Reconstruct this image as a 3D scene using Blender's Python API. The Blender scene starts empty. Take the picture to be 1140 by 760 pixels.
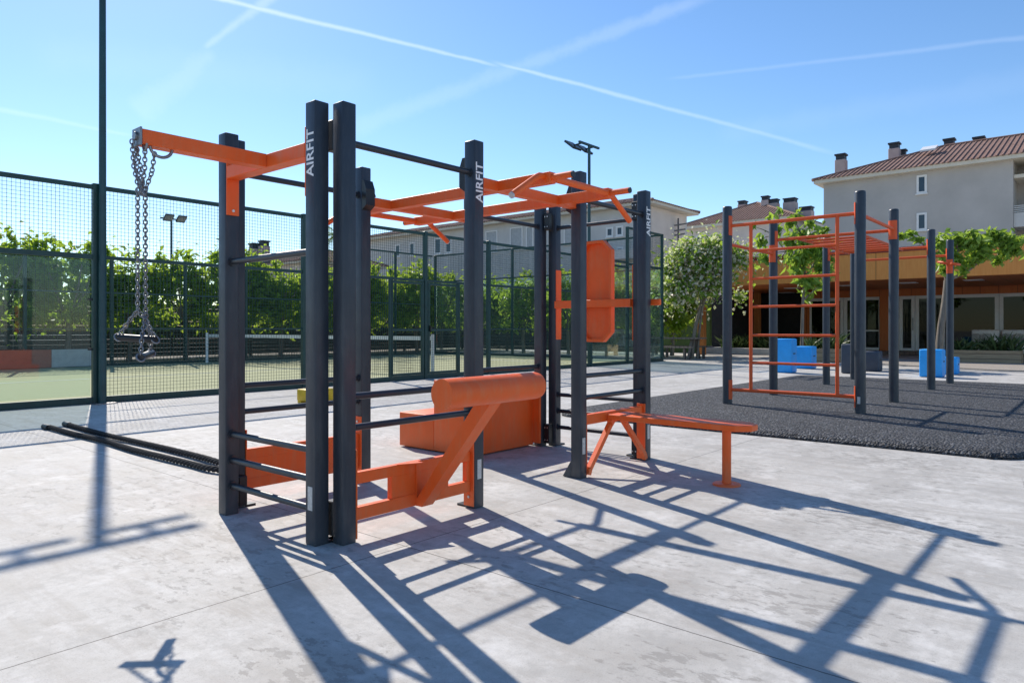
import bpy, bmesh, math, random
from mathutils import Vector, Matrix
R = math.radians
random.seed(7)
scn = bpy.context.scene
C = scn.collection

# ------------------------------------------------------------------ frames
FPX, VH, CX, EYE = 785.0, 366.0, 570.0, 1.05      # lens in pixels, horizon row, centre column, eye height (m)

class Frame:
    """A yard direction: local x runs away to the right, local y away to the left."""
    def __init__(s, deg, org=(0, 0)):
        t = R(deg); s.A = (math.sin(t), math.cos(t)); s.B = (-math.cos(t), math.sin(t)); s.o = org
        s.rot = math.atan2(s.A[1], s.A[0])
    def w(s, x, y, z=0.0):
        return Vector((s.o[0] + x*s.A[0] + y*s.B[0], s.o[1] + x*s.A[1] + y*s.B[1], z))
    def inv(s, X, Y):
        X -= s.o[0]; Y -= s.o[1]
        return (X*s.A[0] + Y*s.A[1], X*s.B[0] + Y*s.B[1])
YARD = Frame(40.5)
COURT = Frame(39.6, (4.87, 22.9))

def at(u, v, d):
    """photo pixel at distance d -> yard coordinates"""
    X = (u-CX)/FPX*d
    a, c = YARD.inv(X, d)
    return Vector((a, c, EYE + (VH-v)/FPX*d))

# ------------------------------------------------------------------ mesh builder
class MB:
    def __init__(s): s.v = []; s.f = []; s.sm = []
    def add(s, vs, fs, smooth=False):
        n = len(s.v); s.v += [tuple(p) for p in vs]; s.f += [tuple(i+n for i in f) for f in fs]; s.sm += [smooth]*len(fs)
    def box(s, x0, x1, y0, y1, z0, z1, bev=0.0, seg=1):
        if bev > 0:
            bm = bmesh.new(); bmesh.ops.create_cube(bm, size=1.0)
            for v in bm.verts:
                v.co = Vector(((x0+x1)/2 + v.co.x*(x1-x0), (y0+y1)/2 + v.co.y*(y1-y0), (z0+z1)/2 + v.co.z*(z1-z0)))
            bmesh.ops.bevel(bm, geom=list(bm.edges), offset=bev, segments=seg, affect='EDGES', profile=0.5)
            bm.verts.index_update()
            s.add([v.co[:] for v in bm.verts], [[v.index for v in f.verts] for f in bm.faces], seg > 1); bm.free(); return s
        vs = [(x, y, z) for z in (z0, z1) for y in (y0, y1) for x in (x0, x1)]
        s.add(vs, [(0,2,3,1), (4,5,7,6), (0,1,5,4), (2,6,7,3), (0,4,6,2), (1,3,7,5)]); return s
    def prism(s, poly, h0, h1, axis='z'):
        """polygon in two axes, extruded along the third"""
        def mk(p, h):
            if axis == 'z': return (p[0], p[1], h)
            if axis == 'y': return (p[0], h, p[1])
            return (h, p[0], p[1])
        n = len(poly)
        vs = [mk(p, h0) for p in poly] + [mk(p, h1) for p in poly]
        fs = [tuple(range(n-1, -1, -1)), tuple(range(n, 2*n))] + [(i, (i+1) % n, n+(i+1) % n, n+i) for i in range(n)]
        s.add(vs, fs); return s
    def tube(s, pts, r, n=10, r2=None, cap=True, closed=False):
        pts = [Vector(p) for p in pts]; m = len(pts); rings = []; up = None
        for i, p in enumerate(pts):
            if closed: d = pts[(i+1) % m] - pts[i-1]
            else: d = pts[min(i+1, m-1)] - pts[max(i-1, 0)]
            d.normalize()
            if up is None:
                up = Vector((0, 0, 1)) if abs(d.z) < .9 else Vector((1, 0, 0))
            u = d.cross(up).normalized(); up = u.cross(d).normalized()
            rr = r if r2 is None else r + (r2-r)*i/(m-1)
            rings.append([p + (u*math.cos(2*math.pi*k/n) + up*math.sin(2*math.pi*k/n))*rr for k in range(n)])
        vs = [q for g in rings for q in g]; fs = []
        for i in range(m if closed else m-1):
            j = (i+1) % m
            fs += [(i*n+k, i*n+(k+1) % n, j*n+(k+1) % n, j*n+k) for k in range(n)]
        s.add(vs, fs, True)
        if cap and not closed:
            s.add(rings[0], [tuple(range(n-1, -1, -1))]); s.add(rings[-1], [tuple(range(n))])
        return s
    def lathe(s, prof, cx, cy, z0=0, n=20, axis='z'):
        """profile of (radius, height)"""
        vs = []; m = len(prof)
        for r, h in prof:
            for k in range(n):
                a = 2*math.pi*k/n
                if axis == 'z': vs.append((cx+r*math.cos(a), cy+r*math.sin(a), z0+h))
                else: vs.append((h, cx+r*math.cos(a), cy+r*math.sin(a)))      # axis x: cx is y, cy is z
        fs = []
        for i in range(m-1):
            fs += [(i*n+k, i*n+(k+1) % n, (i+1)*n+(k+1) % n, (i+1)*n+k) for k in range(n)]
        s.add(vs, fs, True)
        s.add([vs[k] for k in range(n)], [tuple(range(n-1, -1, -1))]); s.add([vs[(m-1)*n+k] for k in range(n)], [tuple(range(n))])
        return s
    def bar(s, p, q, w, h, side=Vector((0, 0, 1)), bev=0.0):
        """rectangular bar from p to q; h measured along `side`, w across"""
        p = Vector(p); q = Vector(q); d = (q-p).normalized(); sd = (side - d*side.dot(d)).normalized(); ww = d.cross(sd)
        vs = []
        for e in (p, q):
            for a, b in ((-1, -1), (1, -1), (1, 1), (-1, 1)): vs.append(e + ww*a*w/2 + sd*b*h/2)
        s.add(vs, [(3,2,1,0), (4,5,6,7), (0,1,5,4), (1,2,6,5), (2,3,7,6), (3,0,4,7)]); return s

ORG = {}
def tag(o, label=None, cat=None, group=None, kind=None):
    if label: o['label'] = label
    if cat: o['category'] = cat
    if group: o['group'] = group
    if kind: o['kind'] = kind
    return o
def thing(name, label, cat, org, group=None, frame=YARD):
    o = bpy.data.objects.new(name, None); C.objects.link(o); o.empty_display_size = .2
    org = Vector((org[0], org[1], org[2] if len(org) > 2 else 0))
    o.location = frame.w(*org); o.rotation_euler = (0, 0, frame.rot); ORG[o.name] = org
    return tag(o, label, cat, group)
def obj(name, mb, m, parent=None, org=None, frame=YARD):
    if parent is not None: org = ORG[parent.name]
    elif org is None: org = Vector((0, 0, 0))
    org = Vector((org[0], org[1], org[2] if len(org) > 2 else 0))
    me = bpy.data.meshes.new(name)
    me.from_pydata([(p[0]-org.x, p[1]-org.y, p[2]-org.z) for p in mb.v], [], mb.f)
    me.polygons.foreach_set('use_smooth', mb.sm); me.update()
    bm = bmesh.new(); bm.from_mesh(me); bmesh.ops.recalc_face_normals(bm, faces=bm.faces) if len(bm.faces) < 6000 else None; bm.to_mesh(me); bm.free()
    if m: me.materials.append(m)
    o = bpy.data.objects.new(name, me); C.objects.link(o)
    if parent is not None: o.parent = parent
    else: o.location = frame.w(*org); o.rotation_euler = (0, 0, frame.rot)
    ORG[o.name] = org
    return o
def sub(name, mb, m, part):
    """sub-part: same local frame as the part"""
    return obj(name, mb, m, part)
def structure(name, mb, m, frame=YARD):
    o = obj(name, mb, m, frame=frame); o['kind'] = 'structure'; return o
def copy_tree(o, parent=None):
    c = o.copy(); C.objects.link(c); ORG[c.name] = ORG[o.name]
    if parent is not None: c.parent = parent; c.matrix_parent_inverse = o.matrix_parent_inverse
    for ch in [k for k in bpy.data.objects if k.parent == o]: copy_tree(ch, c)
    return c

# ------------------------------------------------------------------ materials
def new_mat(name):
    m = bpy.data.materials.new(name); m.use_nodes = True
    nt = m.node_tree; b = nt.nodes['Principled BSDF']
    return m, nt, b
def N(nt, t, **kw):
    n = nt.nodes.new(t)
    for k, v in kw.items(): setattr(n, k, v)
    return n
def ramp(nt, fac, stops):
    r = N(nt, 'ShaderNodeValToRGB'); e = r.color_ramp.elements
    while len(e) < len(stops): e.new(.5)
    for i, (p, c) in enumerate(stops): e[i].position = p; e[i].color = (*c, 1)
    nt.links.new(fac, r.inputs['Fac']); return r.outputs['Color']
def noise(nt, scale, detail=4, rough=.55, coord='Object', vec=None):
    n = N(nt, 'ShaderNodeTexNoise'); n.inputs['Scale'].default_value = scale; n.inputs['Detail'].default_value = detail; n.inputs['Roughness'].default_value = rough
    if vec is None:
        tc = N(nt, 'ShaderNodeTexCoord'); vec = tc.outputs[coord]
    nt.links.new(vec, n.inputs['Vector']); return n.outputs['Fac']
def math_(nt, op, a, b=None, c=None, clamp=False):
    n = N(nt, 'ShaderNodeMath', operation=op); n.use_clamp = clamp
    for i, x in enumerate((a, b, c)):
        if x is None: continue
        if isinstance(x, (int, float)): n.inputs[i].default_value = x
        else: nt.links.new(x, n.inputs[i])
    return n.outputs[0]
def mixc(nt, fac, a, b, mode='MIX'):
    n = N(nt, 'ShaderNodeMix', data_type='RGBA', blend_type=mode)
    for k, x in ((0, fac), (6, a), (7, b)):
        if isinstance(x, (int, float)): n.inputs[k].default_value = x
        elif isinstance(x, tuple): n.inputs[k].default_value = (*x, 1)
        else: nt.links.new(x, n.inputs[k])
    return n.outputs[2]
def bump(nt, b, h, dist=.002, strength=1.0):
    n = N(nt, 'ShaderNodeBump'); n.inputs['Distance'].default_value = dist; n.inputs['Strength'].default_value = strength
    nt.links.new(h, n.inputs['Height']); nt.links.new(n.outputs['Normal'], b.inputs['Normal'])
def paint(name, col, rough=.4, metal=0.0, var=.12, nscale=6, bumpd=.0004, bscale=250, wear=None, spec=.5):
    m, nt, b = new_mat(name)
    f = noise(nt, nscale, 5)
    lo = tuple(x*(1-var) for x in col); hi = tuple(min(1, x*(1+var)) for x in col)
    col_o = ramp(nt, f, [(.3, lo), (.7, hi)])
    if wear:
        w = noise(nt, 38, 6, .7)
        wm = ramp(nt, w, [(.70, (0, 0, 0)), (.74, (1, 1, 1))])
        big = noise(nt, 3.1, 2); bmk = ramp(nt, big, [(.5, (0, 0, 0)), (.68, (1, 1, 1))])
        col_o = mixc(nt, math_(nt, 'MULTIPLY', wm, bmk), col_o, wear)
    nt.links.new(col_o, b.inputs['Base Color'])
    rr = math_(nt, 'MULTIPLY_ADD', noise(nt, nscale*2.7, 4), .25, rough-.125)
    nt.links.new(rr, b.inputs['Roughness']); b.inputs['Metallic'].default_value = metal
    b.inputs['Specular IOR Level'].default_value = spec
    if bumpd: bump(nt, b, noise(nt, bscale, 3), bumpd)
    return m

M = {}
M['grey'] = paint('charcoal_coated_steel', (.026, .034, .047), .42, var=.15, wear=(.14, .14, .14), bumpd=.0005, bscale=180)
M['bar'] = paint('dark_bar_steel', (.022, .027, .036), .36, wear=(.10, .10, .11))
M['black'] = paint('black_steel', (.012, .013, .015), .45)
M['orange'] = paint('orange_powder_coat', (.88, .128, .017), .45, var=.06, spec=.35, bumpd=.0005, bscale=180, wear=(.45, .09, .04))
M['orange2'] = paint('orange_red_pipe', (.74, .105, .022), .45, spec=.35, var=.08, wear=(.35, .10, .06))
def weather(m, dust, amt, chip=(.10, .10, .10)):
    nt = m.node_tree; b = nt.nodes['Principled BSDF']; src = b.inputs['Base Color'].links[0].from_socket
    tc = N(nt, 'ShaderNodeTexCoord'); mp = N(nt, 'ShaderNodeMapping'); mp.inputs['Scale'].default_value = (14, 14, 2.2); nt.links.new(tc.outputs['Object'], mp.inputs['Vector'])
    st = noise(nt, 1.6, 7, .7, vec=mp.outputs['Vector']); c = mixc(nt, ramp(nt, st, [(.48, (0, 0, 0)), (.78, (amt, amt, amt))]), src, dust)
    sp = N(nt, 'ShaderNodeSeparateXYZ'); nt.links.new(tc.outputs['Object'], sp.inputs[0])
    low = N(nt, 'ShaderNodeMapRange'); nt.links.new(sp.outputs['Z'], low.inputs[0]); low.inputs[1].default_value = .22; low.inputs[2].default_value = .0
    c = mixc(nt, math_(nt, 'MULTIPLY', math_(nt, 'MULTIPLY', low.outputs[0], noise(nt, 22, 6, .7)), .5), c, dust)
    ch = noise(nt, 55, 4, .75); c = mixc(nt, ramp(nt, ch, [(.735, (0, 0, 0)), (.745, (.75, .75, .75))]), c, chip)
    nt.links.new(c, b.inputs['Base Color'])
weather(M['orange'], (.62, .26, .13), .38, (.30, .10, .05))
weather(M['grey'], (.16, .16, .16), .22, (.22, .22, .22))
weather(M['orange2'], (.55, .22, .12), .3, (.25, .09, .05))
M['white_paint'] = paint('white_lettering', (.82, .82, .82), .5, var=.03)
M['steel'] = paint('galvanised_steel', (.25, .25, .26), .42, metal=.8, var=.15, nscale=30)
M['plate'] = paint('brushed_label_plate', (.55, .55, .54), .42, metal=.3, var=.15, nscale=60)
M['bolt'] = paint('zinc_bolt', (.62, .60, .57), .35, metal=.6)
M['fence'] = paint('dark_green_fence_paint', (.008, .045, .042), .42, var=.2)
M['pole'] = paint('dark_green_pole', (.008, .05, .06), .4, var=.2)
M['rope'] = paint('black_braided_rope', (.018, .018, .02), .9, bumpd=0)
M['yellow'] = paint('yellow_plastic', (.75, .48, .015), .45)
M['bluefoam'] = paint('blue_foam_cover', (.02, .36, .86), .5, var=.08)
M['greyfoam'] = paint('grey_foam_cover', (.05, .062, .085), .6, var=.1)
M['winframe'] = paint('white_window_frame', (.72, .72, .71), .5, var=.05)
M['cream'] = paint('cream_eaves_paint', (.62, .57, .47), .8, var=.06, nscale=1.5)
M['chim'] = paint('plaster_chimney', (.48, .38, .35), .9, var=.12, nscale=2)
M['darkcap'] = paint('dark_metal_cowl', (.03, .035, .045), .6)
M['rock'] = paint('pale_boulder', (.42, .41, .39), .9, var=.2, nscale=3)
M['reflection_red'] = paint('red_reflection_tint', (.36, .09, .055), .7)  # colour of the orange rig as mirrored in the court glass
M['banner_white'] = paint('white_banner_print', (.42, .43, .43), .7)
M['netwhite'] = paint('white_net_tape', (.75, .75, .72), .7)
M['netblack'] = paint('black_net_cord', (.02, .02, .02), .8, bumpd=0)
M['greenwall'] = paint('green_painted_panel', (.075, .13, .035), .8, var=.2, nscale=.8)
M['darkvoid'] = paint('painted_interior_shade', (.012, .012, .013), .8, var=.3, nscale=2)  # near-black colour stands in for the shade inside the pavilion
M['darkred'] = paint('dark_red_flashing', (.20, .025, .02), .5)
M['sofa'] = paint('white_sofa_canvas', (.80, .78, .76), .85, var=.06)
M['lamp_white'] = paint('white_lamp_lens', (.8, .8, .8), .3, var=.02)
M['lamp_body'] = paint('floodlight_housing', (.02, .03, .035), .4)
M['lampglass'] = paint('floodlight_lens', (.30, .33, .35), .2, var=.1)

def m_plaster(name, col, scale=.6):
    m, nt, b = new_mat(name)
    f = noise(nt, scale, 6, .6); g = noise(nt, 14, 4)
    c = ramp(nt, f, [(.3, tuple(x*.86 for x in col)), (.7, tuple(x*1.06 for x in col))])
    c = mixc(nt, math_(nt, 'MULTIPLY', g, .25), c, tuple(x*.75 for x in col))
    nt.links.new(c, b.inputs['Base Color']); b.inputs['Roughness'].default_value = .9
    bump(nt, b, noise(nt, 40, 3), .004); return m
M['wall_grey'] = m_plaster('grey_render', (.47, .445, .42))
M['wall_pale'] = m_plaster('pale_render', (.60, .59, .57))
M['wall_beige'] = m_plaster('beige_render', (.68, .60, .53))

def m_wood(name, c1, c2, scale=3, vert=True, plank=.4):
    m, nt, b = new_mat(name)
    tc = N(nt, 'ShaderNodeTexCoord'); mp = N(nt, 'ShaderNodeMapping'); nt.links.new(tc.outputs['Object'], mp.inputs['Vector'])
    mp.inputs['Scale'].default_value = (8, 8, .8) if vert else (1.0, 1.0, 9)
    f = noise(nt, scale, 6, .6, vec=mp.outputs['Vector'])
    c = ramp(nt, f, [(.25, c1), (.75, c2)])
    sp = N(nt, 'ShaderNodeSeparateXYZ'); nt.links.new(tc.outputs['Object'], sp.inputs[0])
    ax = sp.outputs['Y'] if vert else sp.outputs['Z']
    ln = math_(nt, 'PINGPONG', ax, plank/2); ln = math_(nt, 'LESS_THAN', ln, .012)
    cell = math_(nt, 'FLOOR', math_(nt, 'DIVIDE', ax, plank)); wn = N(nt, 'ShaderNodeTexWhiteNoise', noise_dimensions='1D'); nt.links.new(cell, wn.inputs['W'])
    c = mixc(nt, math_(nt, 'MULTIPLY', wn.outputs['Value'], .35), c, c1)
    c = mixc(nt, math_(nt, 'MULTIPLY', ln, .7), c, tuple(x*.25 for x in c1))
    nt.links.new(c, b.inputs['Base Color']); b.inputs['Roughness'].default_value = .6
    return m
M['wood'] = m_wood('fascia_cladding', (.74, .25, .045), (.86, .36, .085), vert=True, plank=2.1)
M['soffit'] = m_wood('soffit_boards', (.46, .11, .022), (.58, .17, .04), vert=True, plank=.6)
M['oak'] = m_wood('planter_timber', (.30, .20, .11), (.46, .35, .22), vert=False, plank=.15)
M['postwood'] = m_wood('column_timber', (.36, .12, .03), (.48, .19, .05), plank=3)
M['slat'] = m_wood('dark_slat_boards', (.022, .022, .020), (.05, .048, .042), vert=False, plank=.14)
M['deck'] = m_wood('deck_boards', (.12, .075, .055), (.2, .13, .1), plank=.2)
M['table'] = m_wood('weathered_table', (.14, .11, .09), (.24, .2, .17), plank=.15)

def m_tile(name):
    m, nt, b = new_mat(name)
    tc = N(nt, 'ShaderNodeTexCoord'); sp = N(nt, 'ShaderNodeSeparateXYZ'); nt.links.new(tc.outputs['Object'], sp.inputs[0])
    geo = N(nt, 'ShaderNodeNewGeometry')
    f = noise(nt, 2.2, 6, .7); g = noise(nt, .45, 3)
    c = ramp(nt, f, [(.25, (.17, .085, .062)), (.5, (.27, .15, .11)), (.75, (.39, .24, .19))])
    c = mixc(nt, math_(nt, 'MULTIPLY', g, .5), c, (.19, .115, .09))
    row = math_(nt, 'PINGPONG', sp.outputs['Z'], .06); row = math_(nt, 'LESS_THAN', row, .012)
    c = mixc(nt, math_(nt, 'MULTIPLY', row, .5), c, (.05, .02, .015))
    nt.links.new(c, b.inputs['Base Color']); b.inputs['Roughness'].default_value = .85
    return m
M['tile'] = m_tile('clay_roof_tiles')

def m_concrete():
    m, nt, b = new_mat('broom_finished_concrete')
    tc = N(nt, 'ShaderNodeTexCoord'); P = tc.outputs['Object']
    big = noise(nt, .35, 5, .6); mid = noise(nt, 2.1, 6, .65); fine = noise(nt, 24, 4, .7); grit = noise(nt, 190, 2, .6)
    c = ramp(nt, big, [(.36, (.35, .335, .315)), (.50, (.43, .42, .404)), (.64, (.50, .492, .48))])
    c = mixc(nt, .55, c, ramp(nt, mid, [(.34, (.31, .298, .282)), (.50, (.43, .421, .408)), (.66, (.55, .542, .53))]))
    # trowel streaks running along the yard
    mp = N(nt, 'ShaderNodeMapping'); mp.inputs['Scale'].default_value = (3.2, .35, 1); nt.links.new(P, mp.inputs['Vector'])
    st = noise(nt, 2.4, 6, .7, vec=mp.outputs['Vector'])
    c = mixc(nt, ramp(nt, st, [(.50, (0, 0, 0)), (.66, (.5, .5, .5))]), c, (.31, .288, .262))
    c = mixc(nt, math_(nt, 'MULTIPLY', math_(nt, 'SUBTRACT', fine, .45), 1.6, clamp=True), c, (.29, .282, .27))
    c = mixc(nt, ramp(nt, grit, [(.56, (0, 0, 0)), (.70, (.55, .55, .55))]), c, (.22, .212, .20))
    # scuffed, worn patches with their own outline
    zone = noise(nt, .8, 3); zone = ramp(nt, zone, [(.44, (0, 0, 0)), (.56, (1, 1, 1))])
    mp2 = N(nt, 'ShaderNodeMapping'); mp2.inputs['Scale'].default_value = (9, 4.5, 1); nt.links.new(P, mp2.inputs['Vector'])
    sc = noise(nt, 2.2, 8, .72, vec=mp2.outputs['Vector']); sc = ramp(nt, sc, [(.53, (0, 0, 0)), (.59, (1, 1, 1))])
    scm = math_(nt, 'MULTIPLY', math_(nt, 'MULTIPLY', zone, sc), .62)
    c = mixc(nt, scm, c, (.20, .192, .18))
    # grimy patch edges and brown drag marks
    z2 = noise(nt, .9, 3); z2 = ramp(nt, z2, [(.46, (0, 0, 0)), (.58, (1, 1, 1))])
    mp3 = N(nt, 'ShaderNodeMapping'); mp3.inputs['Scale'].default_value = (7, 1.1, 1); mp3.inputs['Rotation'].default_value = (0, 0, .12); nt.links.new(P, mp3.inputs['Vector'])
    dr = noise(nt, 1.5, 9, .75, vec=mp3.outputs['Vector']); dr = ramp(nt, dr, [(.49, (0, 0, 0)), (.62, (1, 1, 1))])
    c = mixc(nt, math_(nt, 'MULTIPLY', math_(nt, 'MULTIPLY', z2, dr), .5), c, (.27, .245, .22))
    blot = noise(nt, 5.5, 7, .72); c = mixc(nt, ramp(nt, blot, [(.52, (0, 0, 0)), (.66, (.6, .6, .6))]), c, (.31, .303, .292))
    pale = noise(nt, 3.3, 7, .7); c = mixc(nt, ramp(nt, pale, [(.54, (0, 0, 0)), (.68, (.6, .6, .6))]), c, (.58, .573, .565))
    vc = N(nt, 'ShaderNodeTexVoronoi', feature='DISTANCE_TO_EDGE'); vc.inputs['Scale'].default_value = .42
    wv = N(nt, 'ShaderNodeMix', data_type='VECTOR'); wv.inputs[0].default_value = .12; nt.links.new(P, wv.inputs[4])
    nz = N(nt, 'ShaderNodeTexNoise'); nz.inputs['Scale'].default_value = 2.5; nz.inputs['Detail'].default_value = 8; nt.links.new(P, nz.inputs['Vector']); nt.links.new(nz.outputs['Color'], wv.inputs[5])
    nt.links.new(wv.outputs[1], vc.inputs['Vector'])
    crk = math_(nt, 'MULTIPLY', math_(nt, 'LESS_THAN', vc.outputs['Distance'], .0016), ramp(nt, noise(nt, .3, 2), [(.55, (0, 0, 0)), (.6, (1, 1, 1))]))
    c = mixc(nt, math_(nt, 'MULTIPLY', crk, .45), c, (.12, .115, .11))
    # rubbed, flaking areas where people land and turn
    sp0 = N(nt, 'ShaderNodeSeparateXYZ'); nt.links.new(P, sp0.inputs[0]); zz_ = None
    for ca, cc, rr in ((1.28, 1.87, .42), (1.98, 1.02, .34), (4.22, 1.0, .75), (2.75, .9, .45), (6.2, 1.4, .8), (.4, 3.4, .6)):
        dx = math_(nt, 'POWER', math_(nt, 'SUBTRACT', sp0.outputs['X'], ca), 2); dy = math_(nt, 'POWER', math_(nt, 'MULTIPLY', math_(nt, 'SUBTRACT', sp0.outputs['Y'], cc), .7), 2)
        q_ = math_(nt, 'SUBTRACT', 1.0, math_(nt, 'DIVIDE', math_(nt, 'SQRT', math_(nt, 'ADD', dx, dy)), rr), clamp=True); zz_ = q_ if zz_ is None else math_(nt, 'MAXIMUM', zz_, q_)
    mp4 = N(nt, 'ShaderNodeMapping'); mp4.inputs['Scale'].default_value = (11, 5.5, 1); mp4.inputs['Rotation'].default_value = (0, 0, .5); nt.links.new(P, mp4.inputs['Vector'])
    fk = noise(nt, 1.9, 9, .68, vec=mp4.outputs['Vector'])
    thr = math_(nt, 'MULTIPLY_ADD', zz_, -.20, .66); fm = math_(nt, 'MULTIPLY', math_(nt, 'SUBTRACT', fk, thr), 22, clamp=True)
    fm = math_(nt, 'MULTIPLY', fm, math_(nt, 'GREATER_THAN', zz_, .02))
    c = mixc(nt, math_(nt, 'MULTIPLY', fm, .55), c, (.20, .19, .178))
    # dark specks
    vo = N(nt, 'ShaderNodeTexVoronoi'); vo.inputs['Scale'].default_value = 1.7; nt.links.new(P, vo.inputs['Vector'])
    spk = math_(nt, 'LESS_THAN', vo.outputs['Distance'], math_(nt, 'MULTIPLY_ADD', noise(nt, 60, 2), .03, -.004))
    c = mixc(nt, math_(nt, 'MULTIPLY', spk, .8), c, (.10, .09, .08))
    # saw-cut joints on the slab grid
    sp = N(nt, 'ShaderNodeSeparateXYZ'); nt.links.new(P, sp.inputs[0])
    wob = math_(nt, 'MULTIPLY', math_(nt, 'SUBTRACT', noise(nt, 30, 3), .5), .006)
    def joint(ax, off, per, w):
        t = math_(nt, 'ADD', math_(nt, 'SUBTRACT', ax, off), wob); t = math_(nt, 'ABSOLUTE', math_(nt, 'SUBTRACT', math_(nt, 'FRACT', math_(nt, 'ADD', math_(nt, 'DIVIDE', t, per), .5)), .5))
        return math_(nt, 'LESS_THAN', math_(nt, 'MULTIPLY', t, per), w)
    j = math_(nt, 'MAXIMUM', joint(sp.outputs['X'], 2.26, 4.6, .0032), joint(sp.outputs['Y'], 2.61, 4.6, .0032))
    c = mixc(nt, math_(nt, 'MULTIPLY', j, .85), c, (.09, .085, .08))
    c = mixc(nt, 1.0, c, (1.10, 1.085, 1.05), 'MULTIPLY')
    nt.links.new(c, b.inputs['Base Color'])
    nt.links.new(math_(nt, 'MULTIPLY_ADD', mid, .25, .62), b.inputs['Roughness'])
    b.inputs['Specular IOR Level'].default_value = .35
    h = math_(nt, 'ADD', math_(nt, 'MULTIPLY', grit, .35), math_(nt, 'MULTIPLY', fine, .8)); h = math_(nt, 'SUBTRACT', h, math_(nt, 'MULTIPLY', j, 2.0))
    bump(nt, b, h, .0018, .7); return m
M['concrete'] = m_concrete()

def m_rubber():
    m, nt, b = new_mat('bonded_rubber_crumb')
    tc = N(nt, 'ShaderNodeTexCoord')
    vo = N(nt, 'ShaderNodeTexVoronoi'); vo.inputs['Scale'].default_value = 50; nt.links.new(tc.outputs['Object'], vo.inputs['Vector'])
    f = noise(nt, 1.2, 5)
    sep = N(nt, 'ShaderNodeSeparateColor'); nt.links.new(vo.outputs['Color'], sep.inputs[0])
    c = ramp(nt, sep.outputs[0], [(0, (.012, .013, .015)), (.55, (.04, .043, .05)), (.85, (.095, .10, .11)), (1, (.21, .215, .225))])
    c = mixc(nt, math_(nt, 'MULTIPLY', f, .35), c, (.03, .032, .037))
    nt.links.new(c, b.inputs['Base Color']); b.inputs['Roughness'].default_value = .8
    h = math_(nt, 'ADD', math_(nt, 'MULTIPLY', vo.outputs['Distance'], -1.6), math_(nt, 'MULTIPLY', noise(nt, 90, 3), .7))
    bump(nt, b, h, .016, 1.0); return m
M['rubber'] = m_rubber()
def m_ground(name, c1, c2, scale, bd=.006, rough=.95):
    m, nt, b = new_mat(name)
    f = noise(nt, scale, 8, .75); g = noise(nt, scale*.06, 4)
    c = ramp(nt, f, [(.3, c1), (.7, c2)]); c = mixc(nt, math_(nt, 'MULTIPLY', g, .45), c, tuple((x+y)*.42 for x, y in zip(c1, c2)))
    nt.links.new(c, b.inputs['Base Color']); b.inputs['Roughness'].default_value = rough; bump(nt, b, f, bd); return m
M['turf'] = m_ground('sanded_artificial_turf', (.29, .305, .155), (.41, .42, .235), 45)
M['gravel'] = m_ground('beige_gravel', (.22, .19, .16), (.46, .42, .37), 30, .02)
M['soil'] = m_ground('dry_soil', (.16, .14, .10), (.27, .24, .18), 3, .02)
M['line'] = paint('white_court_line', (.72, .74, .66), .8)
M['bark'] = m_wood('pale_bark', (.10, .075, .055), (.27, .22, .17), scale=5, plank=9)

def m_leaf(name, cols, trans=.42, rough=.45):
    m, nt, b = new_mat(name)
    geo = N(nt, 'ShaderNodeNewGeometry')
    c = ramp(nt, geo.outputs['Random Per Island'], [(i/(len(cols)-1), k) for i, k in enumerate(cols)])
    nt.links.new(c, b.inputs['Base Color']); b.inputs['Roughness'].default_value = rough; b.inputs['Specular IOR Level'].default_value = .35
    t = N(nt, 'ShaderNodeBsdfTranslucent')
    tcol = mixc(nt, .6, c, (.55, .72, .06)) if trans > .3 else c
    nt.links.new(tcol, t.inputs['Color'])
    mx = N(nt, 'ShaderNodeMixShader'); mx.inputs[0].default_value = trans
    nt.links.new(b.outputs[0], mx.inputs[1]); nt.links.new(t.outputs[0], mx.inputs[2])
    nt.links.new(mx.outputs[0], nt.nodes['Material Output'].inputs['Surface']); return m
M['leaf'] = m_leaf('mulberry_leaves', [(.10, .18, .018), (.17, .29, .03), (.25, .38, .05)], .6)
M['leaf2'] = m_leaf('dark_glossy_leaves', [(.03, .07, .015), (.07, .14, .025), (.12, .21, .045)], .42, .35)
M['leaf3'] = m_leaf('light_green_leaves', [(.10, .19, .035), (.17, .30, .055), (.24, .38, .085)], .5)
M['leaf4'] = m_leaf('small_plant_leaves', [(.03, .06, .02), (.08, .13, .04), (.13, .17, .07)], .3)
M['petal'] = m_leaf('pale_pink_petals', [(.74, .56, .52), (.84, .72, .66), (.88, .82, .76)], .5)

def m_glass(name, tint, refl=.6, dirt=.05):
    m, nt, b = new_mat(name)
    nt.nodes.remove(b); t = N(nt, 'ShaderNodeBsdfTransparent'); t.inputs[0].default_value = (*tint, 1)
    g = N(nt, 'ShaderNodeBsdfGlossy'); g.inputs['Roughness'].default_value = .015; g.inputs[0].default_value = (.95, 1, .98, 1)
    d = N(nt, 'ShaderNodeBsdfDiffuse'); d.inputs[0].default_value = (.45, .55, .53, 1)
    fr = N(nt, 'ShaderNodeFresnel'); fr.inputs['IOR'].default_value = 1.5
    f = math_(nt, 'MULTIPLY', fr.outputs[0], refl)
    mx = N(nt, 'ShaderNodeMixShader'); nt.links.new(f, mx.inputs[0]); nt.links.new(t.outputs[0], mx.inputs[1]); nt.links.new(g.outputs[0], mx.inputs[2])
    m2 = N(nt, 'ShaderNodeMixShader'); nt.links.new(math_(nt, 'MULTIPLY', noise(nt, .9, 5), dirt), m2.inputs[0]); nt.links.new(mx.outputs[0], m2.inputs[1]); nt.links.new(d.outputs[0], m2.inputs[2])
    nt.links.new(m2.outputs[0], nt.nodes['Material Output'].inputs['Surface']); return m
M['glass'] = m_glass('court_glass', (.90, .96, .94), .5, .05)
M['winglass'] = m_glass('window_glass', (.22, .26, .25), .42, .01)
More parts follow.
